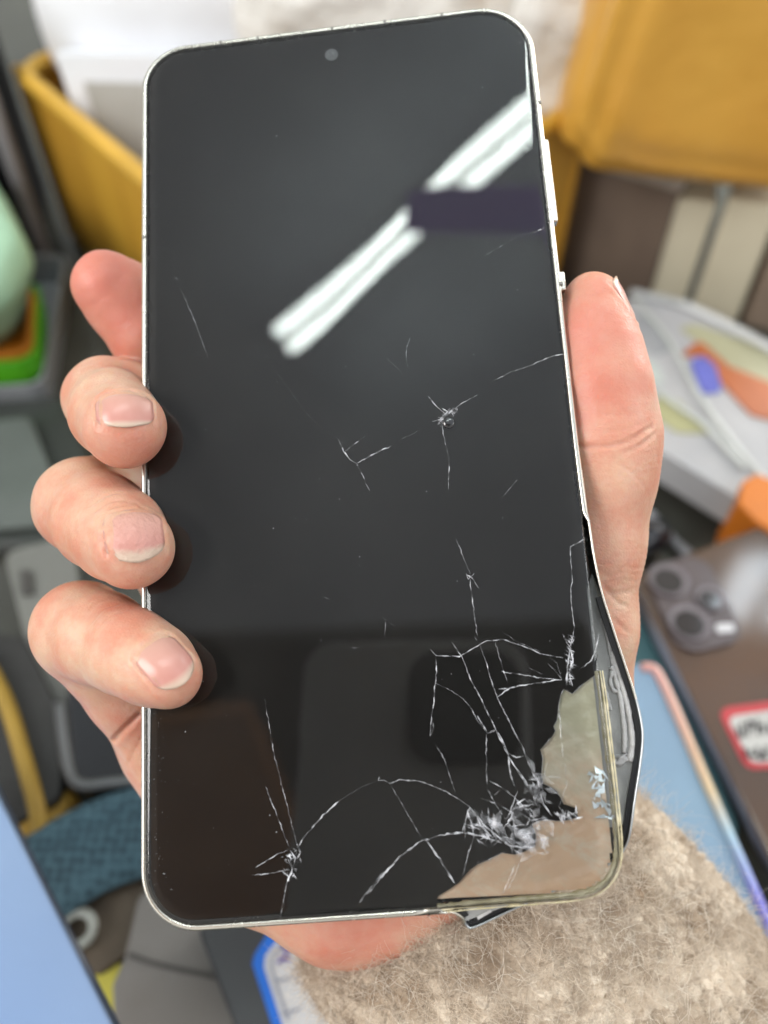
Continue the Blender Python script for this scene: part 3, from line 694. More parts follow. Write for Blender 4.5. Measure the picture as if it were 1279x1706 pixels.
def nail(px_c, A, N, wid, ln, m='nail', free=.0, lift=.2, ext=True):
    C, A, N, W = nail_frame(px_c, A, N)
    nu, nv = 17, 21; V = []; at_ = []
    H = np.zeros((nv, nu)); base = []
    for j in range(nv):
        t = j / (nv - 1); shp = 1 if t > .3 else math.sqrt(max(0.02, 1 - ((.3 - t) / .3) ** 2 * .86))
        if t > .72: shp *= math.sqrt(1 - .42 * ((t - .72) / .28) ** 2)
        for i in range(nu):
            s = 2 * i / (nu - 1) - 1
            base.append(C + W * s * wid / 2 * shp + A * ((t - .5) * ln + -.16 * ln * s * s * t))
    base = np.array(base); O = base + N * 7
    hp = trace(O, -N); hh = np.clip(((hp - base) @ N).reshape(nv, nu), -6, 6)
    mid = hh[:, nu // 2].copy(); kk = np.polyfit(np.linspace(0, 1, nv)[:-4], mid[:-4], 2); mid = np.polyval(kk, np.linspace(0, 1, nv))
    arch = mid[:, None] - .17 * wid * np.linspace(-1, 1, nu)[None, :] ** 2; hh = np.clip(hh, arch - .3, arch + .8)
    for _ in range(4):
        hp_ = np.pad(hh, 1, mode='edge'); hh = (hp_[1:-1, 1:-1] * 2 + hp_[:-2, 1:-1] + hp_[2:, 1:-1] + hp_[1:-1, :-2] + hp_[1:-1, 2:]) / 6
    jf = int(nv * .80)
    for j in range(jf, nv):
        sl = (hh[jf - 1] - hh[jf - 6]) / 5 * .8
        hh[j] = np.maximum(hh[j], hh[jf - 1] + (sl * 1.0 - .02) * (j - jf + 1)) if ext else hh[j]
    for j in range(nv):
        t = j / (nv - 1)
        for i in range(nu):
            s = 2 * i / (nu - 1) - 1
            l = lift * min(1, t * 5) * (1 - abs(s) ** 3) + -.2 * (abs(s) ** 5) - (.12 if t < .06 else 0) + (.12 if t > .85 else 0)
            V.append(base[j * nu + i] + N * (hh[j, i] + l)); at_.append(t + free)
    Fs = [[j * nu + i, j * nu + i + 1, (j + 1) * nu + i + 1, (j + 1) * nu + i] for j in range(nv - 1) for i in range(nu - 1)]
    o = mk('fingernail', c2w(V), Fs, M[m], parent=person, smooth=True, solid=.00032)
    q = o.data.attributes.new('along', 'FLOAT', 'POINT'); q.data.foreach_set('value', np.array(at_, np.float32)); return o
for a_ in NAILS: nail(*a_[:5], **a_[5])

# ---- wool sleeve: a wide knitted tube running to the lower right, with fuzz
sl_px = [(750, 1432, 46, 37, 26), (797, 1500, 46, 38.5, 28), (850, 1565, 48, 41.5, 30), (920, 1670, 50, 44.5, 33), (1010, 1810, 54, 47, 37), (1120, 1990, 58, 49, 40), (1260, 2220, 64, 50, 42)]
def sl_pt(x, y, dw): return ray(x, y) * (zphone(700, 1500) + dw)
cen = catmull([sl_pt(*p[:3]) for p in sl_px], 26); rad = catmull([(p[3], p[4], 0) for p in sl_px], 26)
T = np.gradient(cen, axis=0); T /= np.linalg.norm(T, axis=1)[:, None]
W_ = np.cross(T, [0, 0, 1.]); W_ /= np.linalg.norm(W_, axis=1)[:, None]; D_ = np.cross(W_, T); D_ *= np.sign(-D_[:, 2:3])
ns = 260; V = []; along = np.concatenate([[0], np.cumsum(np.linalg.norm(np.diff(cen, axis=0), axis=1))])
for i in range(len(cen)):
    for k in range(ns):
        a = 2 * math.pi * k / ns
        u_, t_ = a * 38, along[i]
        wob = 1 + .012 * math.sin(3 * a + t_ * .07) + .01 * math.sin(7 * a - t_ * .12) + .026 * math.sin(2 * math.pi * (u_ / 4.6 + t_ / 9 + .1 * math.sin(t_))) * math.sin(2 * math.pi * t_ / 5.2 + 1.5 * math.sin(u_ * .5))
        V.append(cen[i] + (W_[i] * math.cos(a) * rad[i][0] + D_[i] * math.sin(a) * rad[i][1]) * wob)
m0 = len(cen); Fs = [[i * ns + k, i * ns + (k + 1) % ns, (i + 1) * ns + (k + 1) % ns, (i + 1) * ns + k] for i in range(m0 - 1) for k in range(ns)]
# the cuff turns in towards the wrist
last = list(range(ns)); b0 = len(V)
for sc_, dz in ((.93, -1.6), (.84, -.8), (.72, 4), (.62, 12)):
    s0 = len(V)
    for k in range(ns):
        a = 2 * math.pi * k / ns
        V.append(cen[0] + T[0] * dz + (W_[0] * math.cos(a) * rad[0][0] + D_[0] * math.sin(a) * rad[0][1]) * sc_)
    for k in range(ns): Fs.append([last[k], last[(k + 1) % ns], s0 + (k + 1) % ns, s0 + k])
    last = list(range(s0, s0 + ns))
SV = np.array(V); SFq = Fs
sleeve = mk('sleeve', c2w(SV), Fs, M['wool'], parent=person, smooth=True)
# fuzz fibres rooted on the side of the sleeve that can be seen
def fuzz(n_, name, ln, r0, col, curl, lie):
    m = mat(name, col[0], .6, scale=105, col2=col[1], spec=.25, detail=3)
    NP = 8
    i = rng.integers(0, m0 - 36, n_); a = rng.uniform(-.25, math.pi + .25, n_)
    i = np.where(rng.random(n_) < .12, 0, i)
    ff = rng.random(n_)[:, None]
    ca = cen[i] * (1 - ff) + cen[i + 1] * ff; ra = rad[i] * (1 - ff) + rad[i + 1] * ff
    nrm = W_[i] * np.cos(a)[:, None] / ra[:, :1] + D_[i] * np.sin(a)[:, None] / ra[:, 1:2]; nrm /= np.linalg.norm(nrm, axis=1)[:, None]
    p = ca + W_[i] * np.cos(a)[:, None] * ra[:, :1] + D_[i] * np.sin(a)[:, None] * ra[:, 1:2] - nrm * .2
    tang = np.cross(nrm, T[i]); th = rng.normal(.5, .8, n_)[:, None]
    d = T[i] * np.cos(th) * np.where(rng.random(n_) < .5, 1, -1)[:, None] + tang * np.sin(th) + nrm * rng.uniform(lie[0], lie[1], n_)[:, None]
    d /= np.linalg.norm(d, axis=1)[:, None]
    L = ln * rng.uniform(.4, 1.5, n_)[:, None] / (NP - 1)
    out = np.empty((n_, NP, 3)); cd = rng.normal(0, 1, (n_, 3))
    for k in range(NP):
        out[:, k] = p; p = p + d * L
        cd = cd * .6 + rng.normal(0, 1, (n_, 3)) * .6
        d = d + cd * curl - nrm * .10 * k / NP; d /= np.linalg.norm(d, axis=1)[:, None]
    tp = (np.linspace(1, .35, NP)[None, :] * rng.uniform(.6, 1.4, n_)[:, None] * r0 * 1000)[..., None]
    tg = np.gradient(out, axis=1); tg /= np.linalg.norm(tg, axis=2)[..., None] + 1e-9
    s1 = np.cross(tg, rng.normal(0, 1, (n_, 1, 3))); s1 /= np.linalg.norm(s1, axis=2)[..., None] + 1e-9; s2 = np.cross(tg, s1)
    ring = np.stack([out + tp * (math.cos(t) * s1 + math.sin(t) * s2) for t in (0, 2.0944, 4.1888)], 2)
    V3 = c2w(ring.reshape(-1, 3))
    q = np.arange(n_ * NP).reshape(n_, NP)[:, :-1].ravel() * 3
    Fq = np.concatenate([np.stack([q + k, q + (k + 1) % 3, q + 3 + (k + 1) % 3, q + 3 + k], 1) for k in range(3)])
    Mi = np.array(parent_matrix(sleeve).inverted()); V3 = V3 @ Mi[:3, :3].T + Mi[:3, 3]
    me = bpy.data.meshes.new(name); me.vertices.add(len(V3)); me.vertices.foreach_set('co', V3.ravel().astype(np.float32))
    me.loops.add(len(Fq) * 4); me.loops.foreach_set('vertex_index', Fq.ravel().astype(np.int32))
    me.polygons.add(len(Fq)); me.polygons.foreach_set('loop_start', np.arange(len(Fq), dtype=np.int32) * 4)
    me.polygons.foreach_set('use_smooth', np.ones(len(Fq), bool)); me.update(calc_edges=True); me.materials.append(m)
    o = bpy.data.objects.new('wool_fuzz', me); COL.objects.link(o); o.parent = sleeve; o['kind'] = 'stuff'; return o
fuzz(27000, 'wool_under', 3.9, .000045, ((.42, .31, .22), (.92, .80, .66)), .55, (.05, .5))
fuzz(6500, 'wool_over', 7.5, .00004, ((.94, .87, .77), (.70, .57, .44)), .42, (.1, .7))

# ==================================================================== THE DESK AND WHAT LIES ON IT
v, f = prism([(-1.4, -.9), (1.4, -.9), (1.4, 1.25), (-1.4, 1.25)], -.03, 0); tag(mk('desk', v, f, M['desk']), 'dark grey desk surface under the phones and boxes', kind='structure')
v, f = prism([(-2.2, 1.28), (2.2, 1.28), (2.2, 1.34), (-2.2, 1.34)], -.8, 1.9); tag(mk('wall', v, f, mat('wall_paint', (.62, .64, .62), .7, scale=3)), 'pale grey wall behind the desk', kind='structure')
v, f = prism([(-2.2, -2.1), (2.2, -2.1), (2.2, 1.34), (-2.2, 1.34)], 1.9, 1.95); tag(mk('ceiling', v, f, mat('ceiling_paint', (.60, .63, .69), .8, scale=2)), 'white ceiling mirrored in the screen', kind='structure')

def slab(name, label, cat, px_, z, th, m, r=.004, bevel=.001, group=None, parent=None, seg=3):
    P = [at_z(x, y, z)[:2] for x, y in px_]
    v, f = prism(rounded(P, r, 6) if r else [tuple(p) for p in P], z - th, z)
    o = mk(name, v, f, m, parent=parent, bevel=bevel, seg=seg)
    if label: tag(o, label, cat, group)
    return o
def patch(name, px_, z, th, m, parent, r=0, label=None):
    o = slab(name, None, None, px_, z + th, th, m, r=r, bevel=0, parent=parent)
    if label: o['label'] = label
    return o
def stroke(name, lines, z, rad, m, parent):
    parts = []
    for L in lines:
        P = catmull([at_z(x, y, z) for x, y in L], 4); parts.append(tube(P, rad, 5))
    v, f = merge(parts); return mk(name, v, f, m, parent=parent)
def stand(name, label, cat, a, b, top_y, depth, m, bevel=.002, z0=0.0):
    """upright box: base corners a-b as seen (pixels on z0), height from the pixel row of its top over a, depth away from us"""
    A, Bp = at_z(*a, z0), at_z(*b, z0)
    d = B @ ray(a[0], top_y); h = CAM_H + d[2] * (A[1] / d[1])
    e = (Bp - A)[:2]; e /= np.linalg.norm(e); o = np.array([-e[1], e[0]])
    P = [A[:2], Bp[:2], Bp[:2] + o * depth, A[:2] + o * depth]
    v, f = prism([tuple(p) for p in P], z0, h); ob = mk(name, v, f, m, bevel=bevel)
    if label: tag(ob, label, cat)
    return ob, P, h

# yellow crate: four walls with a rolled rim, floor
M['crate'] = mat('amber_plastic', (.56, .31, .035), .45, scale=28, col2=(.36, .17, .014), stretch=(1, 1, .1), bump=.0006, detail=7)
cz = .105
cr_px = [(18, 108), (300, 345), (985, 195), (560, 30)]
R_ = [at_z(x, y, cz)[:2] for x, y in cr_px]
crate = empty('yellow_crate', (*np.mean(R_, 0), 0), 'open amber plastic crate of white papers behind the hand', 'crate')
cen2 = np.mean(R_, 0)
for i in range(4):
    a, b = R_[i], R_[(i + 1) % 4]; e = (b - a) / np.linalg.norm(b - a); o = np.array([-e[1], e[0]]); o = o if o @ (cen2 - (a + b) / 2) > 0 else -o
    sh = lambda p, s: p + (cen2 - p) * s
    A0, B0, A1, B1 = sh(a, .015), sh(b, .015), a, b
    t = o * .004
    V = [(*A0, .002), (*B0, .002), (*B1, cz), (*A1, cz), (*(A0 + t), .002), (*(B0 + t), .002), (*(B1 + t), cz), (*(A1 + t), cz)]
    mk('side_wall', V, [[0, 1, 2, 3], [7, 6, 5, 4], [0, 4, 5, 1], [1, 5, 6, 2], [2, 6, 7, 3], [3, 7, 4, 0]], M['crate'], parent=crate, bevel=.001)
loop = np.array([(*p, cz) for p in rounded(R_, .02, 6)]); loop = np.vstack([loop, loop[:1]])
v, f = tube(loop, .0045, 10, cap=False); mk('rim', v, f, mat('amber_rim', (.66, .38, .05), .4, scale=40), parent=crate, smooth=True)
v, f = prism([tuple(p + (cen2 - p) * .02) for p in R_], .002, .005); mk('floor_panel', v, f, M['crate'], parent=crate)

# white carton with a grey window standing in the crate
M['white_card'] = mat('white_card', (.74, .75, .78), .55, scale=20, col2=(.70, .71, .74))
def leaning(name, label, cat, px_, Y0, Y1, th, m, parent=None, bevel=.001):
    """board whose four corners (pixels: bottom pair then top pair) lie on the slanting plane from depth Y0 (bottom) to Y1 (top)"""
    P = [at_y(px_[0][0], px_[0][1], Y0), at_y(px_[1][0], px_[1][1], Y0), at_y(px_[2][0], px_[2][1], Y1), at_y(px_[3][0], px_[3][1], Y1)]
    P = np.array(P); nrm = np.cross(P[1] - P[0], P[3] - P[0]); nrm /= np.linalg.norm(nrm); nrm = nrm if nrm[1] > 0 else -nrm
    V = np.vstack([P, P + nrm * th]); Fs = [[0, 1, 2, 3], [7, 6, 5, 4], [0, 4, 5, 1], [1, 5, 6, 2], [2, 6, 7, 3], [3, 7, 4, 0]]
    o = mk(name, V, Fs, m, parent=parent, bevel=bevel)
    if label: tag(o, label, cat)
    return o, P, nrm
wc, P, nr = leaning('white_carton', 'white carton with a grey window leaning inside the amber crate', 'carton', [(158, 300), (420, 300), (400, 92), (90, 88)], .43, .445, .02, M['white_card'])
leaning('window_panel', None, None, [(190, 300), (400, 300), (380, 140), (138, 136)], .4285, .4405, .001, mat('grey_window', (.42, .41, .38), .5, scale=25, col2=(.36, .35, .32)), parent=wc)

# crumpled bags: displaced lumpy sheets with thickness
def bag(name, label, cat, c, sx, sy, sz, m, seed, crease=.16, rot=0, pw=.72):
    bm = bmesh.new(); bmesh.ops.create_icosphere(bm, subdivisions=5, radius=1); r = np.random.default_rng(seed)
    D = r.normal(0, 1, (16, 3)); D /= np.linalg.norm(D, axis=1)[:, None]; fr = r.uniform(2, 7, 16); ph_ = r.uniform(0, 6, 16)
    V = []
    for q in bm.verts:
        p = np.array(q.co); s = np.sign(p) * np.abs(p) ** pw
        k = 1 + crease * sum((abs(((p @ D[i]) * fr[i] / 3 + ph_[i]) % 1 - .5) - .25) for i in range(16)) / 5
        V.append(s * k)
    V = np.array(V) * [sx, sy, sz]; ca, sa = math.cos(rot), math.sin(rot)
    V = V @ np.array([[ca, 0, sa], [0, 1, 0], [-sa, 0, ca]]).T
    Fs = [[w.index for w in q.verts] for q in bm.faces]; bm.free()
    return tag(mk(name, V + np.asarray(c), Fs, m, smooth=True), label, cat)
M['bag_white'] = mat('white_film_bag', (.80, .78, .73), .35, scale=30, col2=(.62, .59, .55), spec=.5, bump=.005, bscale=60)
M['bag_pale'] = mat('pale_paper_bag', (.76, .77, .80), .5, scale=12, col2=(.68, .68, .70), bump=.003, bscale=20)
M['kraft'] = mat('amber_mailer', (.66, .36, .06), .32, scale=16, col2=(.56, .28, .04), bump=.003, bscale=20)
c = at_y(945, 55, .46); bag('plastic_bag', 'crumpled white film bag bulging above the phone corner, beside the amber mailer', 'bag', c, .052, .04, .042, M['bag_white'], 3, crease=.5)
c = at_y(640, 5, .47); bag('plastic_bag', 'white film bag at the top centre behind the phone', 'bag', c, .075, .05, .04, M['bag_white'], 5)
c = at_y(330, 25, .50); bag('paper_bag', 'smooth white paper bag at the back of the amber crate', 'bag', c, .085, .04, .045, M['bag_pale'], 8, crease=.05)
c = at_y(1236, -18, .43); bag('padded_mailer', 'creased amber padded mailer resting on the cartons at upper right', 'mailer', c, .072, .05, .074, M['kraft'], 11, crease=.2, rot=.12, pw=.30)

# cartons on the right
M['brown_card'] = mat('brown_card', (.115, .082, .062), .6, scale=30, col2=(.15, .108, .08))
M['cream_card'] = mat('cream_card', (.62, .57, .43), .6, scale=24, col2=(.55, .50, .37))
M['tan_card'] = mat('tan_card', (.26, .195, .145), .6, scale=30)
bx, P, h = stand('brown_carton', 'dark brown carton with pale edges under the amber mailer', 'carton', (922, 458), (1074, 512), 240, .10, M['brown_card'])
e = (P[1] - P[0]); e /= np.linalg.norm(e); o = np.array([-e[1], e[0]])
q = [P[0] - o * .0015, P[1] - o * .0015 + e * .0015, P[2] + e * .0015, P[3]]
v, f = prism([tuple(t) for t in q], h - .009, h + .004); mk('lid_edge', v, f, mat('pale_card', (.40, .35, .30), .6), parent=bx, bevel=.001)
stand('cream_carton', 'narrow cream carton standing against the dark brown carton', 'carton', (1066, 505), (1138, 515), 330, .12, M['cream_card'])
b2, P, h = stand('cream_carton', 'wide cream carton behind the colourful packet at the right', 'carton', (1148, 520), (1225, 540), 330, .11, M['cream_card'])
stand('tan_carton', 'tan carton at the right edge beside the cream cartons', 'carton', (1236, 545), (1330, 560), 350, .10, M['tan_card'])

# colourful packet in a clear sleeve
M['packet'] = mat('packet_white', (.46, .46, .47), .35, scale=30, col2=(.38, .38, .40), bump=.0006)
pz = .03
pk = slab('printed_packet', 'flat white packet printed orange, yellow and blue beside the thumb', 'packet', [(960, 505), (1120, 497), (1420, 640), (1380, 930), (1250, 842), (1000, 690)], pz, .018, M['packet'], r=.004)
P_ = lambda *c, **k: mat('print_ink', c, .35, scale=40, **k)
patch('printed_panel', [(1130, 545), (1160, 540), (1290, 585), (1330, 690), (1290, 672), (1220, 612)], pz, .0006, P_(.42, .41, .27), pk, .002)
patch('printed_panel', [(1128, 595), (1165, 566), (1215, 610), (1290, 640), (1400, 800), (1290, 700), (1252, 690), (1205, 640), (1175, 590)], pz, .0010, P_(.48, .14, .05), pk, .002)
patch('printed_panel', [(1150, 600), (1172, 592), (1192, 610), (1203, 650), (1170, 655)], pz, .0014, P_(.14, .16, .55), pk, .003)
patch('printed_panel', [(1100, 655), (1130, 668), (1195, 722), (1128, 720), (1085, 690)], pz, .0006, P_(.44, .43, .24), pk, .002)
patch('printed_panel', [(1068, 600), (1090, 600), (1108, 635), (1085, 640), (1068, 625)], pz, .0006, P_(.52, .57, .54), pk, .002)
patch('printed_panel', [(1060, 520), (1090, 535), (1120, 580), (1095, 592), (1060, 570)], pz, .0006, P_(.34, .35, .37), pk, .002)
stroke('sleeve_seam', [[(1058, 500), (1110, 560), (1160, 650), (1215, 730), (1275, 800)], [(1065, 620), (1120, 670), (1170, 705), (1240, 780)]], pz + .002, .0012, mat('clear_seam', (.55, .58, .56), .3), pk)
stroke('sleeve_rim', [[(1050, 488), (1130, 505), (1200, 535), (1279, 578), (1330, 606)]], pz + .002, .0026, mat('rim_plastic', (.42, .43, .43), .25), pk)
slab('orange_block', 'bright orange block at the right edge against the white packet', 'block', [(1238, 800), (1262, 788), (1420, 850), (1400, 960), (1262, 870), (1230, 838)], .036, .036, mat('orange_card', (.68, .19, .012), .5, scale=40), r=.002)

# mid right: black plug, pale cable
v, f = tube([at_z(1040, 920, .012), at_z(1062, 905, .012), at_z(1085, 893, .012), at_z(1103, 884, .012)], [.007, .0075, .0075, .006], 14)
tag(mk('pen_barrel', v, f, mat('black_gloss', (.014, .016, .022), .2), smooth=True), 'short black cylinder lying above the brown phone', 'pen')
v, f = tube(catmull([at_z(1050, 825, .004), at_z(1090, 865, .004), at_z(1125, 905, .004), at_z(1150, 925, .004)], 5), .0022, 8)
tag(mk('grey_cable', v, f, mat('cable_grey', (.30, .30, .32), .4), smooth=True), 'thin grey cable end between packet and brown phone', 'cable')

# brown triple-camera phone with red-edged label
M['bronze_glass'] = mat('bronze_glass', (.15, .078, .040), .08, scale=14, col2=(.075, .055, .046), spec=.7)
bz = .034
bp_ = slab('bronze_phone', 'glossy bronze phone with triple camera and red-edged label', 'smartphone', [(1050, 960), (1330, 850), (1640, 1330), (1316, 1500)], bz, .008, M['bronze_glass'], r=.009, bevel=.0015)
M['slate_metal'] = mat('slate_metal', (.20, .21, .26), .3, metal=.8, scale=60)
v, f = tube(np.array([at_z(x, y, bz - .003) for x, y in [(1058, 990), (1110, 1090), (1165, 1200), (1220, 1310), (1310, 1490)]]), .0026, 8); mk('side_rail', v, f, M['slate_metal'], parent=bp_, smooth=True)
cb = patch('camera_bump', [(1072, 948), (1172, 918), (1243, 1066), (1132, 1092)], bz, .0016, mat('bump_glass', (.12, .09, .09), .2, scale=40), bp_, r=.008)
def disc(name, c, r, z, th, m, parent, n_=32):
    p = at_z(*c, z); v, f = prism([(p[0] + r * math.cos(2 * math.pi * k / n_), p[1] + r * math.sin(2 * math.pi * k / n_)) for k in range(n_)], z, z + th)
    return mk(name, v, f, m, parent=parent)
M['ringm'] = mat('lens_ring', (.20, .17, .18), .3, metal=.5); M['lens_dark'] = mat('lens_glass', (.028, .018, .016), .06, spec=.9, scale=600)
for c, r in (((1113, 968), .0078), ((1183, 999), .0056), ((1148, 1039), .0078)):
    q = disc('lens_housing', c, r, bz + .0016, .0012, M['ringm'], cb); 
    disc('lens_cover', c, r * .72, bz + .0028, .0003, M['lens_dark'], cb)
p = at_z(1207, 1046, bz + .0018)
patch('flash_lamp', [(1192, 1040), (1222, 1038), (1224, 1052), (1194, 1054)], bz + .0016, .0006, mat('flash', (.80, .78, .80), .2), cb, r=.001)
M['ink'] = mat('pen_ink', (.05, .045, .05), .6)
lb = patch('label', [(1194, 1180), (1345, 1160), (1390, 1272), (1243, 1283)], bz, .0003, mat('label_red', (.60, .055, .065), .5, scale=50), bp_, r=.004)
patch('paper_panel', [(1210, 1194), (1335, 1176), (1374, 1262), (1252, 1272)], bz + .0003, .0002, mat('label_paper', (.66, .64, .61), .6, scale=50), lb, r=.003)
stroke('handwriting', [[(1236, 1204), (1238, 1228)], [(1246, 1200), (1246, 1226)], [(1246, 1204), (1254, 1203), (1252, 1213), (1246, 1214)], [(1260, 1198), (1263, 1224)], [(1263, 1212), (1270, 1208), (1272, 1222)], [(1280, 1205), (1282, 1222)], [(1240, 1246), (1246, 1264)], [(1252, 1250), (1250, 1258), (1262, 1258)], [(1260, 1244), (1266, 1266)], [(1272, 1244), (1280, 1248), (1272, 1256), (1280, 1262), (1268, 1262), (1272, 1252)], [(1228, 1212), (1232, 1230)], [(1290, 1200), (1296, 1220)]], bz + .0006, .00042, M['ink'], lb)

# pale blue phone with iridescent edge, under sleeve
M['sky_glass'] = mat('sky_glass', (.29, .43, .56), .1, scale=8, col2=(.25, .36, .53), spec=.6)
sz = .05
sb_ = slab('sky_blue_phone', 'pale sky-blue phone with pink iridescent edge next to the bronze phone', 'smartphone', [(860, 1122), (1092, 1098), (1360, 1700), (1020, 1800)], sz, .008, M['sky_glass'], r=.010, bevel=.0015)
def irid():
    m = mat('iridescent_edge', (.8, .5, .42), .15, spec=.8); nt = m.node_tree; b = nt.nodes['Principled BSDF']
    tc = nt.nodes.new('ShaderNodeTexCoord'); sp = nt.nodes.new('ShaderNodeSeparateXYZ'); nt.links.new(tc.outputs['Generated'], sp.inputs[0])
    cr = nt.nodes.new('ShaderNodeValToRGB'); e = cr.color_ramp.elements
    e[0].position = .15; e[0].color = (.24, .22, .75, 1); e[1].position = 1; e[1].color = (.80, .40, .36, 1)
    for p_, c_ in ((.35, (.45, .65, .8)), (.5, (.85, .65, .40)), (.75, (.85, .50, .38))):
        q = e.new(p_); q.color = (*c_, 1)
    nt.links.new(sp.outputs['Y'], cr.inputs[0]); nt.links.new(cr.outputs[0], b.inputs['Base Color']); return m
E0 = [(1068, 1112), (1086, 1113), (1100, 1130), (1128, 1190), (1170, 1288), (1210, 1380), (1250, 1470), (1300, 1585)]
v, f = tube(catmull([at_z(x, y, sz + .0002) for x, y in E0], 4), .0016, 8); mk('curved_edge', v, f, irid(), parent=sb_, smooth=True)
slab('teal_case', 'dark teal case peeking out beneath the pale blue phone', 'phone case', [(880, 1000), (1058, 985), (1130, 1130), (1250, 1420), (900, 1300)], .030, .012, mat('teal_cloth', (.018, .085, .10), .5, scale=60, bump=.0006), r=.006)

# ---- left side
M['black_box'] = mat('black_box', (.010, .010, .011), .8, scale=30, spec=.1)
kb, P, h = stand('black_cabinet', 'tall black box with light grey edge at the left, beside the crate', 'box', (-330, 500), (80, 440), 108, .10, M['black_box'])
e = (P[1] - P[0]); e /= np.linalg.norm(e); o = np.array([-e[1], e[0]])
q = [P[1] - o * .003 - e * .004, P[1] - o * .003 + e * .004, P[1] + o * .006 + e * .004, P[1] + o * .006 - e * .004]
v, f = prism([tuple(t) for t in q], 0, h + .002); mk('edge_trim', v, f, mat('grey_trim', (.30, .29, .31), .35, scale=40), parent=kb, bevel=.002)

def tray(name, label, cat, px_, z, hgt, wall, m, r, z0=0.002, shrink=.06):
    P = [np.array(at_z(x, y, z)[:2]) for x, y in px_]; c = np.mean(P, 0); P = [np.array(t) for t in rounded(P, r, 6)]; nn = len(P)
    inn = [np.array(t) for t in inset([tuple(t) for t in P], wall)]
    sh = lambda Q, s: [q + (c - q) * s for q in Q]
    rg = [(sh(P, shrink), z - hgt), (P, z), (inn, z), (sh(inn, shrink), z - hgt + wall)]
    V = [(*q, zz) for Q, zz in rg for q in Q]; Fs = [[k * nn + i, k * nn + (i + 1) % nn, (k + 1) * nn + (i + 1) % nn, (k + 1) * nn + i] for k in range(3) for i in range(nn)]
    Fs += [list(range(nn))[::-1], list(range(3 * nn, 4 * nn))]
    return tag(mk(name, V, Fs, m, bevel=.0006), label, cat)
tray('grey_tray', 'wide translucent grey tray holding the green tray at the left edge', 'tray', [(-260, 418), (112, 424), (72, 640), (-260, 664)], .022, .020, .002, mat('grey_plastic', (.26, .275, .29), .3, scale=30), .008, shrink=.03)
tray('green_tray', 'bright green tray nested in the grey tray, around the orange one', 'tray', [(-200, 470), (66, 470), (62, 600), (-200, 620)], .032, .016, .0022, mat('green_plastic', (.085, .42, .010), .4, scale=30), .010, shrink=.02)
tray('orange_tray', 'small orange tray inside the green one, under the mint container', 'tray', [(-190, 478), (57, 478), (53, 588), (-190, 604)], .0345, .018, .003, mat('orange_plastic', (.50, .165, .012), .4, scale=30), .009, shrink=.03)
M['mint'] = mat('mint_plastic', (.36, .56, .38), .35, scale=20, col2=(.32, .51, .35))
mint = empty('mint_container', (at_z(-60, 480, .02)[0], at_z(-60, 480, .02)[1], .018), 'mint green lidded container standing on the coloured trays at the left', 'container')
def loft(name, rows, m, parent, r):
    V, nn = [], None
    for px_, z, s in rows:
        P = [np.array(at_z(x, y, rows[0][1])[:2]) for x, y in px_]; c = np.mean(P, 0); Q = rounded([p + (c - p) * (1 - s) for p in P], r, 7); nn = len(Q); V += [(*q, z) for q in Q]
    k = len(rows); Fs = [[a * nn + i, a * nn + (i + 1) % nn, (a + 1) * nn + (i + 1) % nn, (a + 1) * nn + i] for a in range(k - 1) for i in range(nn)] + [list(range(nn))[::-1], list(range((k - 1) * nn, k * nn))]
    return mk(name, V, Fs, m, parent=parent, smooth=True)
mp_ = [(-240, 258), (-10, 282), (42, 388), (-16, 474), (-220, 510)]
loft('lid', [(mp_, .085, .74), (mp_, .0845, .84), (mp_, .082, .92), (mp_, .077, .98), (mp_, .072, 1.0), (mp_, .067, .99), (mp_, .065, .95)], M['mint'], mint, .03)
loft('cup_body', [(mp_, .066, .93), (mp_, .05, .90), (mp_, .030, .84), (mp_, .020, .78)], mat('mint_body', (.29, .47, .32), .4, scale=20), mint, .028)

slab('dark_tablet', 'dark slate tablet lying below the coloured trays', 'tablet', [(-80, 668), (118, 660), (150, 800), (120, 915), (-80, 900)], .012, .008, mat('slate_gloss', (.045, .05, .046), .2, scale=20), r=.006)
slab('grey_tablet', 'pale grey tablet overlapping the dark tablet at the left edge', 'tablet', [(-120, 715), (48, 692), (92, 800), (96, 872), (-120, 890)], .016, .004, mat('pale_grey', (.12, .135, .125), .15, scale=20), r=.006)
slab('pale_phone', 'pale beige-grey phone beside the ring finger', 'smartphone', [(5, 918), (122, 890), (140, 1030), (128, 1190), (92, 1225), (40, 1060)], .02, .006, mat('beige_grey', (.17, .17, .155), .2, scale=20), r=.005)
slab('dark_strip', 'small dark oblong lying on the pale phone at the left', 'strip', [(30, 945), (52, 950), (56, 990), (34, 990)], .0218, .0018, mat('dark_strip', (.06, .055, .05), .4), r=.001)
slab('black_wallet', 'black folded wallet case under the yellow strap', 'wallet', [(-120, 1040), (40, 1060), (108, 1200), (100, 1330), (-60, 1420)], .024, .012, mat('black_leather', (.018, .017, .016), .5, scale=80, bump=.0006), r=.006)
v, f = tube(catmull([at_z(-30, 1090, .027), at_z(10, 1170, .027), at_z(38, 1260, .027), at_z(62, 1350, .027), at_z(70, 1420, .022)], 5), .0028, 8)
tag(mk('yellow_strap', v, f, mat('yellow_cord', (.34, .21, .025), .55, scale=60), smooth=True), 'mustard yellow cord running down the black wallet case', 'cord')
bag('yellow_pouch', 'crumpled mustard pouch between black wallet and blue strap', 'pouch', at_z(35, 1375, .012), .018, .016, .010, mat('mustard', (.42, .25, .035), .6, scale=60, bump=.001), 21)
M['black_gl'] = mat('black_glass', (.014, .015, .017), .12, scale=20, spec=.7)
bf = slab('black_phone', 'black phone with grey rounded edge under the little finger', 'smartphone', [(106, 1120), (420, 1000), (470, 1270), (120, 1322)], .028, .009, M['black_gl'], r=.010, bevel=.002)
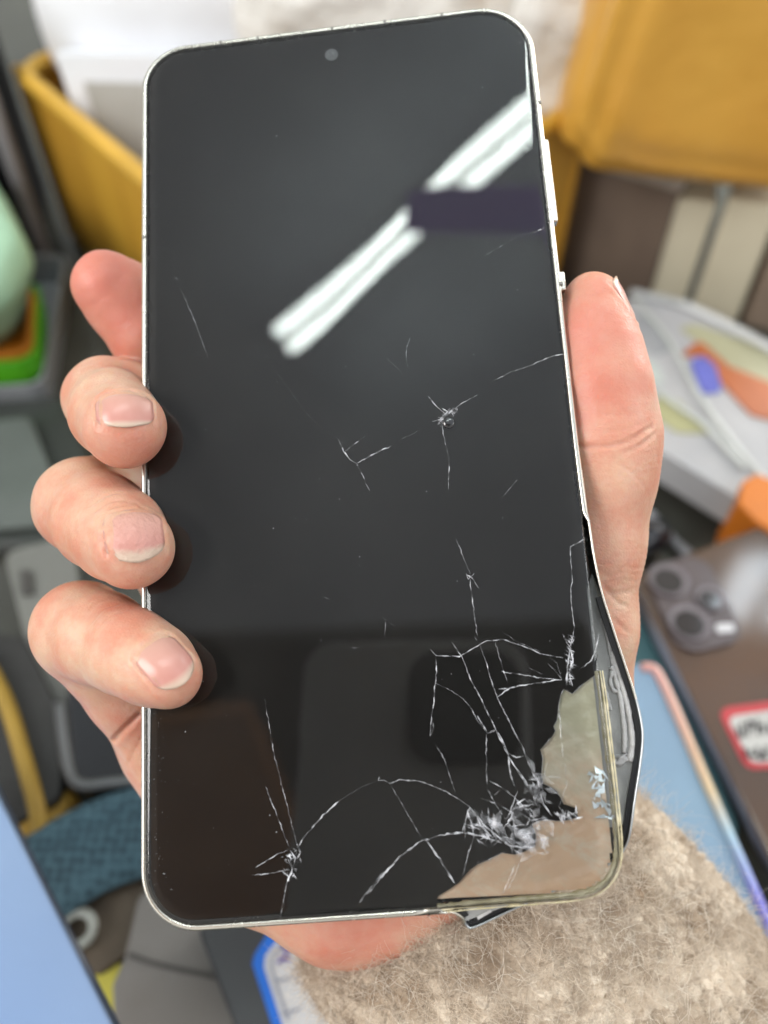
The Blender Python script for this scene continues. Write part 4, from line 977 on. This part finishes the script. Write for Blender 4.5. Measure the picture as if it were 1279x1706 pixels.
E1 = [(100, 1170), (108, 1240), (118, 1290), (136, 1308), (180, 1306), (260, 1296), (340, 1286)]
v, f = tube(catmull([at_z(x, y, .0265) for x, y in E1], 5), .0022, 8); mk('rounded_edge', v, f, mat('gunmetal', (.16, .165, .17), .3, metal=.6), parent=bf, smooth=True)

# blue woven strap: a thick curved ribbon with a mesh weave
def weave():
    m = mat('blue_weave', (.03, .09, .13), .65, scale=60); nt = m.node_tree; b = nt.nodes['Principled BSDF']
    tc = nt.nodes.new('ShaderNodeTexCoord'); v = nt.nodes.new('ShaderNodeTexVoronoi'); v.inputs['Scale'].default_value = 330; v.inputs['Randomness'].default_value = .35
    nt.links.new(tc.outputs['Object'], v.inputs['Vector'])
    cr = nt.nodes.new('ShaderNodeValToRGB'); cr.color_ramp.elements[0].position = .2; cr.color_ramp.elements[0].color = (.012, .038, .058, 1); cr.color_ramp.elements[1].position = .55; cr.color_ramp.elements[1].color = (.06, .13, .17, 1)
    nt.links.new(v.outputs['Distance'], cr.inputs[0]); nt.links.new(cr.outputs[0], b.inputs['Base Color'])
    bp = nt.nodes.new('ShaderNodeBump'); bp.inputs['Distance'].default_value = .0012; nt.links.new(v.outputs['Distance'], bp.inputs['Height']); nt.links.new(bp.outputs[0], b.inputs['Normal'])
    return m
cen_px = [(20, 1500), (75, 1455), (140, 1415), (220, 1383), (310, 1360), (420, 1345)]
cp = catmull([at_z(x, y, .026) for x, y in cen_px], 6); T_ = np.gradient(cp, axis=0); T_ /= np.linalg.norm(T_, axis=1)[:, None]; O_ = np.stack([-T_[:, 1], T_[:, 0], 0 * T_[:, 0]], 1)
V = []; pr = [(-.0145, -.002), (-.0125, .0), (-.009, .0018), (0, .003), (.006, .0024), (.009, .0034), (.0125, .0026), (.0145, 0), (.0145, -.004), (-.0145, -.004)]
for p, o in zip(cp, O_): V += [p + o * a + np.array([0, 0, b_]) for a, b_ in pr]
k = len(pr); Fs = [[i * k + j, i * k + (j + 1) % k, (i + 1) * k + (j + 1) % k, (i + 1) * k + j] for i in range(len(cp) - 1) for j in range(k)] + [list(range(k))[::-1], list(range((len(cp) - 1) * k, len(cp) * k))]
tag(mk('blue_strap', V, Fs, weave(), smooth=True), 'dark blue woven mesh strap curving below the black phone', 'strap')

lb_ = slab('light_blue_tablet', 'glossy light blue phone filling the lower left corner', 'smartphone', [(-75, 1180), (2, 1338), (205, 1745), (-150, 1900), (-420, 1300)], .075, .008, mat('powder_glass', (.24, .34, .52), .13, scale=10, col2=(.19, .285, .48), spec=.6), r=.003, bevel=.0008)
v, f = tube(np.array([at_z(x, y, .0725) for x, y in [(-70, 1185), (4, 1342), (100, 1535), (207, 1745)]]), .0014, 8); mk('side_rail', v, f, mat('navy_rail', (.035, .05, .08), .3), parent=lb_, smooth=True)
slab('leather_tag', 'dull brown leather piece under the pale ring', 'leather piece', [(92, 1508), (160, 1475), (250, 1462), (250, 1560), (160, 1625), (100, 1590)], .018, .006, mat('brown_leather', (.105, .080, .055), .6, scale=50, bump=.001), r=.004)
rp = at_z(128, 1548, .021); rr = [(rp[0] + .0048 * math.cos(a), rp[1] + .0048 * math.sin(a), rp[2]) for a in np.linspace(0, 2 * math.pi, 33)]
v, f = tube(np.array(rr), .0016, 10, cap=False); tag(mk('pale_ring', v, f, mat('pale_grey_ring', (.36, .38, .35), .4), smooth=True), 'pale grey ring lying on the brown leather piece', 'ring')
slab('yellow_card', 'lemon yellow card partly under the grey tablet at lower left', 'card', [(128, 1632), (160, 1606), (200, 1600), (260, 1690), (330, 1712), (300, 1800), (180, 1800)], .015, .002, mat('lemon', (.62, .56, .085), .5, scale=50), r=.002)
gt = slab('grey_tablet', 'matte grey tablet with a seam beneath the cracked phone, lower left', 'tablet', [(230, 1490), (335, 1450), (420, 1720), (190, 1720), (186, 1640), (205, 1600)], .022, .006, mat('matte_grey', (.21, .20, .19), .5, scale=30, col2=(.18, .165, .15)), r=.004)
stroke('seam', [[(214, 1590), (260, 1606), (330, 1622), (372, 1630)]], .0222, .0007, mat('seam_dark', (.09, .085, .08), .6), gt)
dk = slab('charcoal_phone', 'charcoal phone with blue-edged label under the sleeve', 'smartphone', [(322, 1530), (620, 1480), (760, 1800), (408, 1760)], .03, .008, mat('charcoal', (.040, .043, .048), .35, scale=25), r=.004, bevel=.0012)
lb2 = patch('label', [(452, 1545), (560, 1530), (640, 1760), (480, 1790), (420, 1606), (424, 1590)], .03, .0003, mat('label_blue', (.012, .17, .75), .45, scale=50), dk, r=.001)
patch('paper_panel', [(466, 1562), (560, 1548), (630, 1752), (492, 1775), (440, 1612), (442, 1592)], .0303, .0002, mat('label_paper2', (.70, .70, .72), .6, scale=50), lb2, r=.001)
stroke('handwriting', [[(478, 1560), (468, 1575), (480, 1585), (470, 1600)], [(462, 1605), (476, 1590), (482, 1570)], [(470, 1575), (486, 1582)], [(465, 1595), (484, 1600)]], .0307, .0004, mat('violet_ink', (.16, .10, .42), .6), lb2)
stroke('label_rule', [[(458, 1635), (480, 1630), (500, 1628)], [(470, 1575), (452, 1600), (460, 1640), (480, 1700)], [(470, 1690), (500, 1680)]], .0306, .0004, mat('rule_grey', (.34, .36, .44), .6), lb2)

# ==================================================================== ABOVE: what the screen mirrors
def mirror(x, y, z):                             # where the screen's reflection of a pixel meets the level z
    d = ray(x, y); p = d * (PN @ PT / (PN @ d)); r = d - 2 * (d @ PN) * PN
    P, Rr = c2w(p), B @ r; return P + Rr * ((z - P[2]) / Rr[2])
lz = 1.72
a, b = mirror(459, 557, lz), mirror(690, 366, lz)
e = (b - a)[:2]; e /= np.linalg.norm(e); o = np.array([-e[1], e[0]]); L = 1.2
sep = np.linalg.norm((mirror(449, 543.5, lz) - mirror(469, 571.5, lz))[:2]) / 2
lamp = empty('ceiling_lamp', (a[0] + e[0] * L / 2, a[1] + e[1] * L / 2, lz), 'twin-tube fluorescent ceiling lamp mirrored in the phone screen', 'lamp')
M['tube'] = mat('lit_tube', (.9, .9, .9), .4, emit=((.90, 1.0, .95), 27))
for s in (-1, 1):
    p0 = np.array([*(a[:2] + o * sep * s), lz]); p1 = np.array([*(a[:2] + e * L + o * sep * s), lz])
    v, f = tube([p0 + (p1 - p0) * t for t in (0, .001, .01, .5, .99, .999, 1)], [.008, .0108, .0118, .0118, .0118, .0108, .008], 14); mk('tube', v, f, M['tube'], parent=lamp, smooth=True)
q = [a[:2] - e * .02 - o * sep * .5, a[:2] + e * (L + .02) - o * sep * .5, a[:2] + e * (L + .02) + o * sep * .5, a[:2] - e * .02 + o * sep * .5]
v, f = prism([tuple(t) for t in q], lz + .03, lz + .06); mk('housing', v, f, mat('lamp_white', (.75, .76, .74), .5), parent=lamp, bevel=.004)
# bright pane added in the back wall for the bronze phone's reflection
def mirror_up(x, y, z0):
    P = at_z(x, y, z0); d = B @ ray(x, y); d[2] = -d[2]; return P + d * ((1.27 - P[1]) / d[1])
W4 = np.array([mirror_up(x, y, .034) for x, y in ((1236, 1035), (1330, 1035), (1330, 912), (1236, 912))]); W4[:, 1] = 1.27
wx0, wx1, wz0, wz1 = W4[:, 0].min(), W4[:, 0].max(), W4[:, 2].min(), W4[:, 2].max()
win = empty('window', ((wx0 + wx1) / 2, 1.27, wz0), 'bright pane added on the wall, mirrored in the bronze phone at right', 'window')
def wbox(name, x0, x1, z0, z1, y0, y1, m):
    v, f = prism([(x0, y0), (x1, y0), (x1, y1), (x0, y1)], z0, z1); return mk(name, v, f, m, parent=win)
wbox('pane', wx0, wx1, wz0, wz1, 1.268, 1.274, mat('bright_pane', (.8, .85, .9), .3, emit=((.80, .92, 1.0), 8)))
M['win_frame'] = mat('window_frame', (.6, .6, .6), .5)
wm = (wx0 + wx1) / 2
for x0, x1, z0, z1 in ((wx0 - .04, wx0 - .001, wz0 - .04, wz1 + .04), (wx1 + .001, wx1 + .04, wz0 - .04, wz1 + .04), (wx0, wx1, wz0 - .04, wz0 - .001), (wx0, wx1, wz1 + .001, wz1 + .04), (wm - .02, wm + .02, wz0, wz1)):
    wbox('frame_bar', x0, x1, z0, z1, 1.25, 1.267, M['win_frame'])
# violet board hung below the lamp; weak emission added to brighten its reflection
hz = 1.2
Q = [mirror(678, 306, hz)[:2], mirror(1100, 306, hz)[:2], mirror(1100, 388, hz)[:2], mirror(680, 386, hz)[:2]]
v, f = prism([tuple(t) for t in Q], hz, hz + .03); tag(mk('hanging_board', v, f, mat('violet_board', (.42, .33, .60), .6, scale=5, col2=(.28, .33, .50), emit=((.55, .45, .85), .8))), 'violet board given a weak glow, hanging under the lamp, mirrored in the screen', 'board')

hz = 1.1  # unseen dark board added in place of the photographer's body, darkening the reflection
Q = [mirror(100, 1075, hz)[:2], mirror(1150, 1050, hz)[:2], mirror(1200, 1800, hz)[:2], mirror(60, 1800, hz)[:2]]
v, f = prism([tuple(t) for t in Q], hz, hz + .03); tag(mk('dark_stand_in', v, f, mat('dark_board', (.10, .09, .08), .6, scale=9)), 'dark overhead board standing in for the photographer, mirrored in the lower screen half', 'stand-in')
hz = .95  # unseen brown board added to give the screen its brown lower-left reflection
Q = [mirror(150, 1225, hz)[:2], mirror(390, 1190, hz)[:2], mirror(500, 1450, hz)[:2], mirror(430, 1700, hz)[:2], mirror(100, 1700, hz)[:2]]
v, f = prism([tuple(t) for t in Q], hz, hz + .03); tag(mk('brown_stand_in', v, f, mat('brown_board', (.50, .22, .07), .6, scale=9, col2=(.36, .14, .045))), 'brown board added overhead for the brown reflection in the lower left of the screen', 'stand-in')
# the phone that takes the picture, seen mirrored: its lens is where the view is taken from
M['blue_grey'] = mat('blue_grey_back', (.86, .88, .90), .35, scale=20)
cp_ = empty('camera_phone', c2w((-13, 68, -6)), 'blue-grey phone taking the picture, mirrored in the cracked screen', 'smartphone')
def cbox(name, x0, x1, y0, y1, z0, z1, m, parent, r, bev=.001):
    P = rounded([(x0, y0), (x1, y0), (x1, y1), (x0, y1)], r, 8); v, f = prism(P, z0, z1); return mk(name, c2w(v), f, m, parent=parent, bevel=bev)
cbox('body', -52, 26, -12, 148, -11, -3.2, M['blue_grey'], cp_, 11, .0015)
bp2 = cbox('camera_bump', -14.5, 23, -7.5, 28.5, -3.2, -1.6, mat('bump_black', (.012, .014, .018), .3), cp_, 9)
for (x, y) in ((0, 0), (0, 18), (14.5, 9)):
    an = np.linspace(0, 2 * math.pi, 29)[:-1]; v, f = prism([(x + 6.5 * math.cos(t), y + 6.5 * math.sin(t)) for t in an], -1.6, -.8); mk('lens_housing', c2w(v), f, M['black_gl'], parent=bp2)

# ==================================================================== light, world, camera
w = bpy.data.worlds.new('World'); S.world = w; w.use_nodes = True
bg = w.node_tree.nodes['Background']; bg.inputs[0].default_value = (1.0, .98, .95, 1); bg.inputs[1].default_value = .90
def area(name, loc, target, sx, sy, energy, col):
    l = bpy.data.lights.new(name, 'AREA'); l.shape = 'RECTANGLE'; l.size = sx; l.size_y = sy; l.energy = energy; l.color = col
    o = bpy.data.objects.new(name, l); COL.objects.link(o); o.location = loc
    o.rotation_euler = (Vector(target) - Vector(loc)).to_track_quat('-Z', 'Y').to_euler(); return o
area('right_fill', (1.05, 1.1, .50), (0, .2, .2), .7, .7, 13, (1, .97, .92))  # unseen fill added from the right, for the thumb edge and camera phone
area('ceiling_fill', (1.5, -.3, 1.15), (-.1, .25, 1.9), .6, .6, 8, (.95, .97, 1))  # unseen uplight added to brighten the mirrored ceiling
area('left_fill', (-1.25, -.45, 1.25), (0, .1, .15), .8, .8, 19, (1, .98, .95))  # unseen fill added from the left, for hand, sleeve and exposed backing

cam = bpy.data.cameras.new('camera'); co = bpy.data.objects.new('camera', cam); COL.objects.link(co); S.camera = co
Mx = np.eye(4); Mx[:3, 0] = RIGHT; Mx[:3, 1] = UP; Mx[:3, 2] = -FWD; Mx[:3, 3] = CAMP; co.matrix_world = Matrix(Mx.tolist())
cam.sensor_fit = 'VERTICAL'; cam.sensor_height = 36; cam.sensor_width = 27; cam.lens = 36 * F_PX / 1706
cam.clip_start = .005; cam.clip_end = 50
cam.dof.use_dof = True; cam.dof.focus_distance = .1435; cam.dof.aperture_fstop = 8.6
S.view_settings.view_transform = 'Standard'; S.view_settings.look = 'None'; S.view_settings.exposure = .3; S.view_settings.gamma = 1
S.render.engine = 'CYCLES'; S.cycles.use_denoising = True; S.cycles.max_bounces = 8; S.cycles.transparent_max_bounces = 24
S.cycles.caustics_reflective = False; S.cycles.caustics_refractive = False; S.cycles.sample_clamp_indirect = 6

for cat_, grp_ in (('carton', 'cartons standing behind the phone'), ('tray', 'nested trays at the left edge'), ('bag', 'pale bags at the back of the desk')):
    for o_ in bpy.data.objects:
        if o_.get('category') == cat_: o_['group'] = grp_
for o_ in bpy.data.objects:
    if o_.get('category') == 'smartphone' and o_.name not in ('cracked_smartphone', 'camera_phone'): o_['group'] = 'phones lying on the desk'
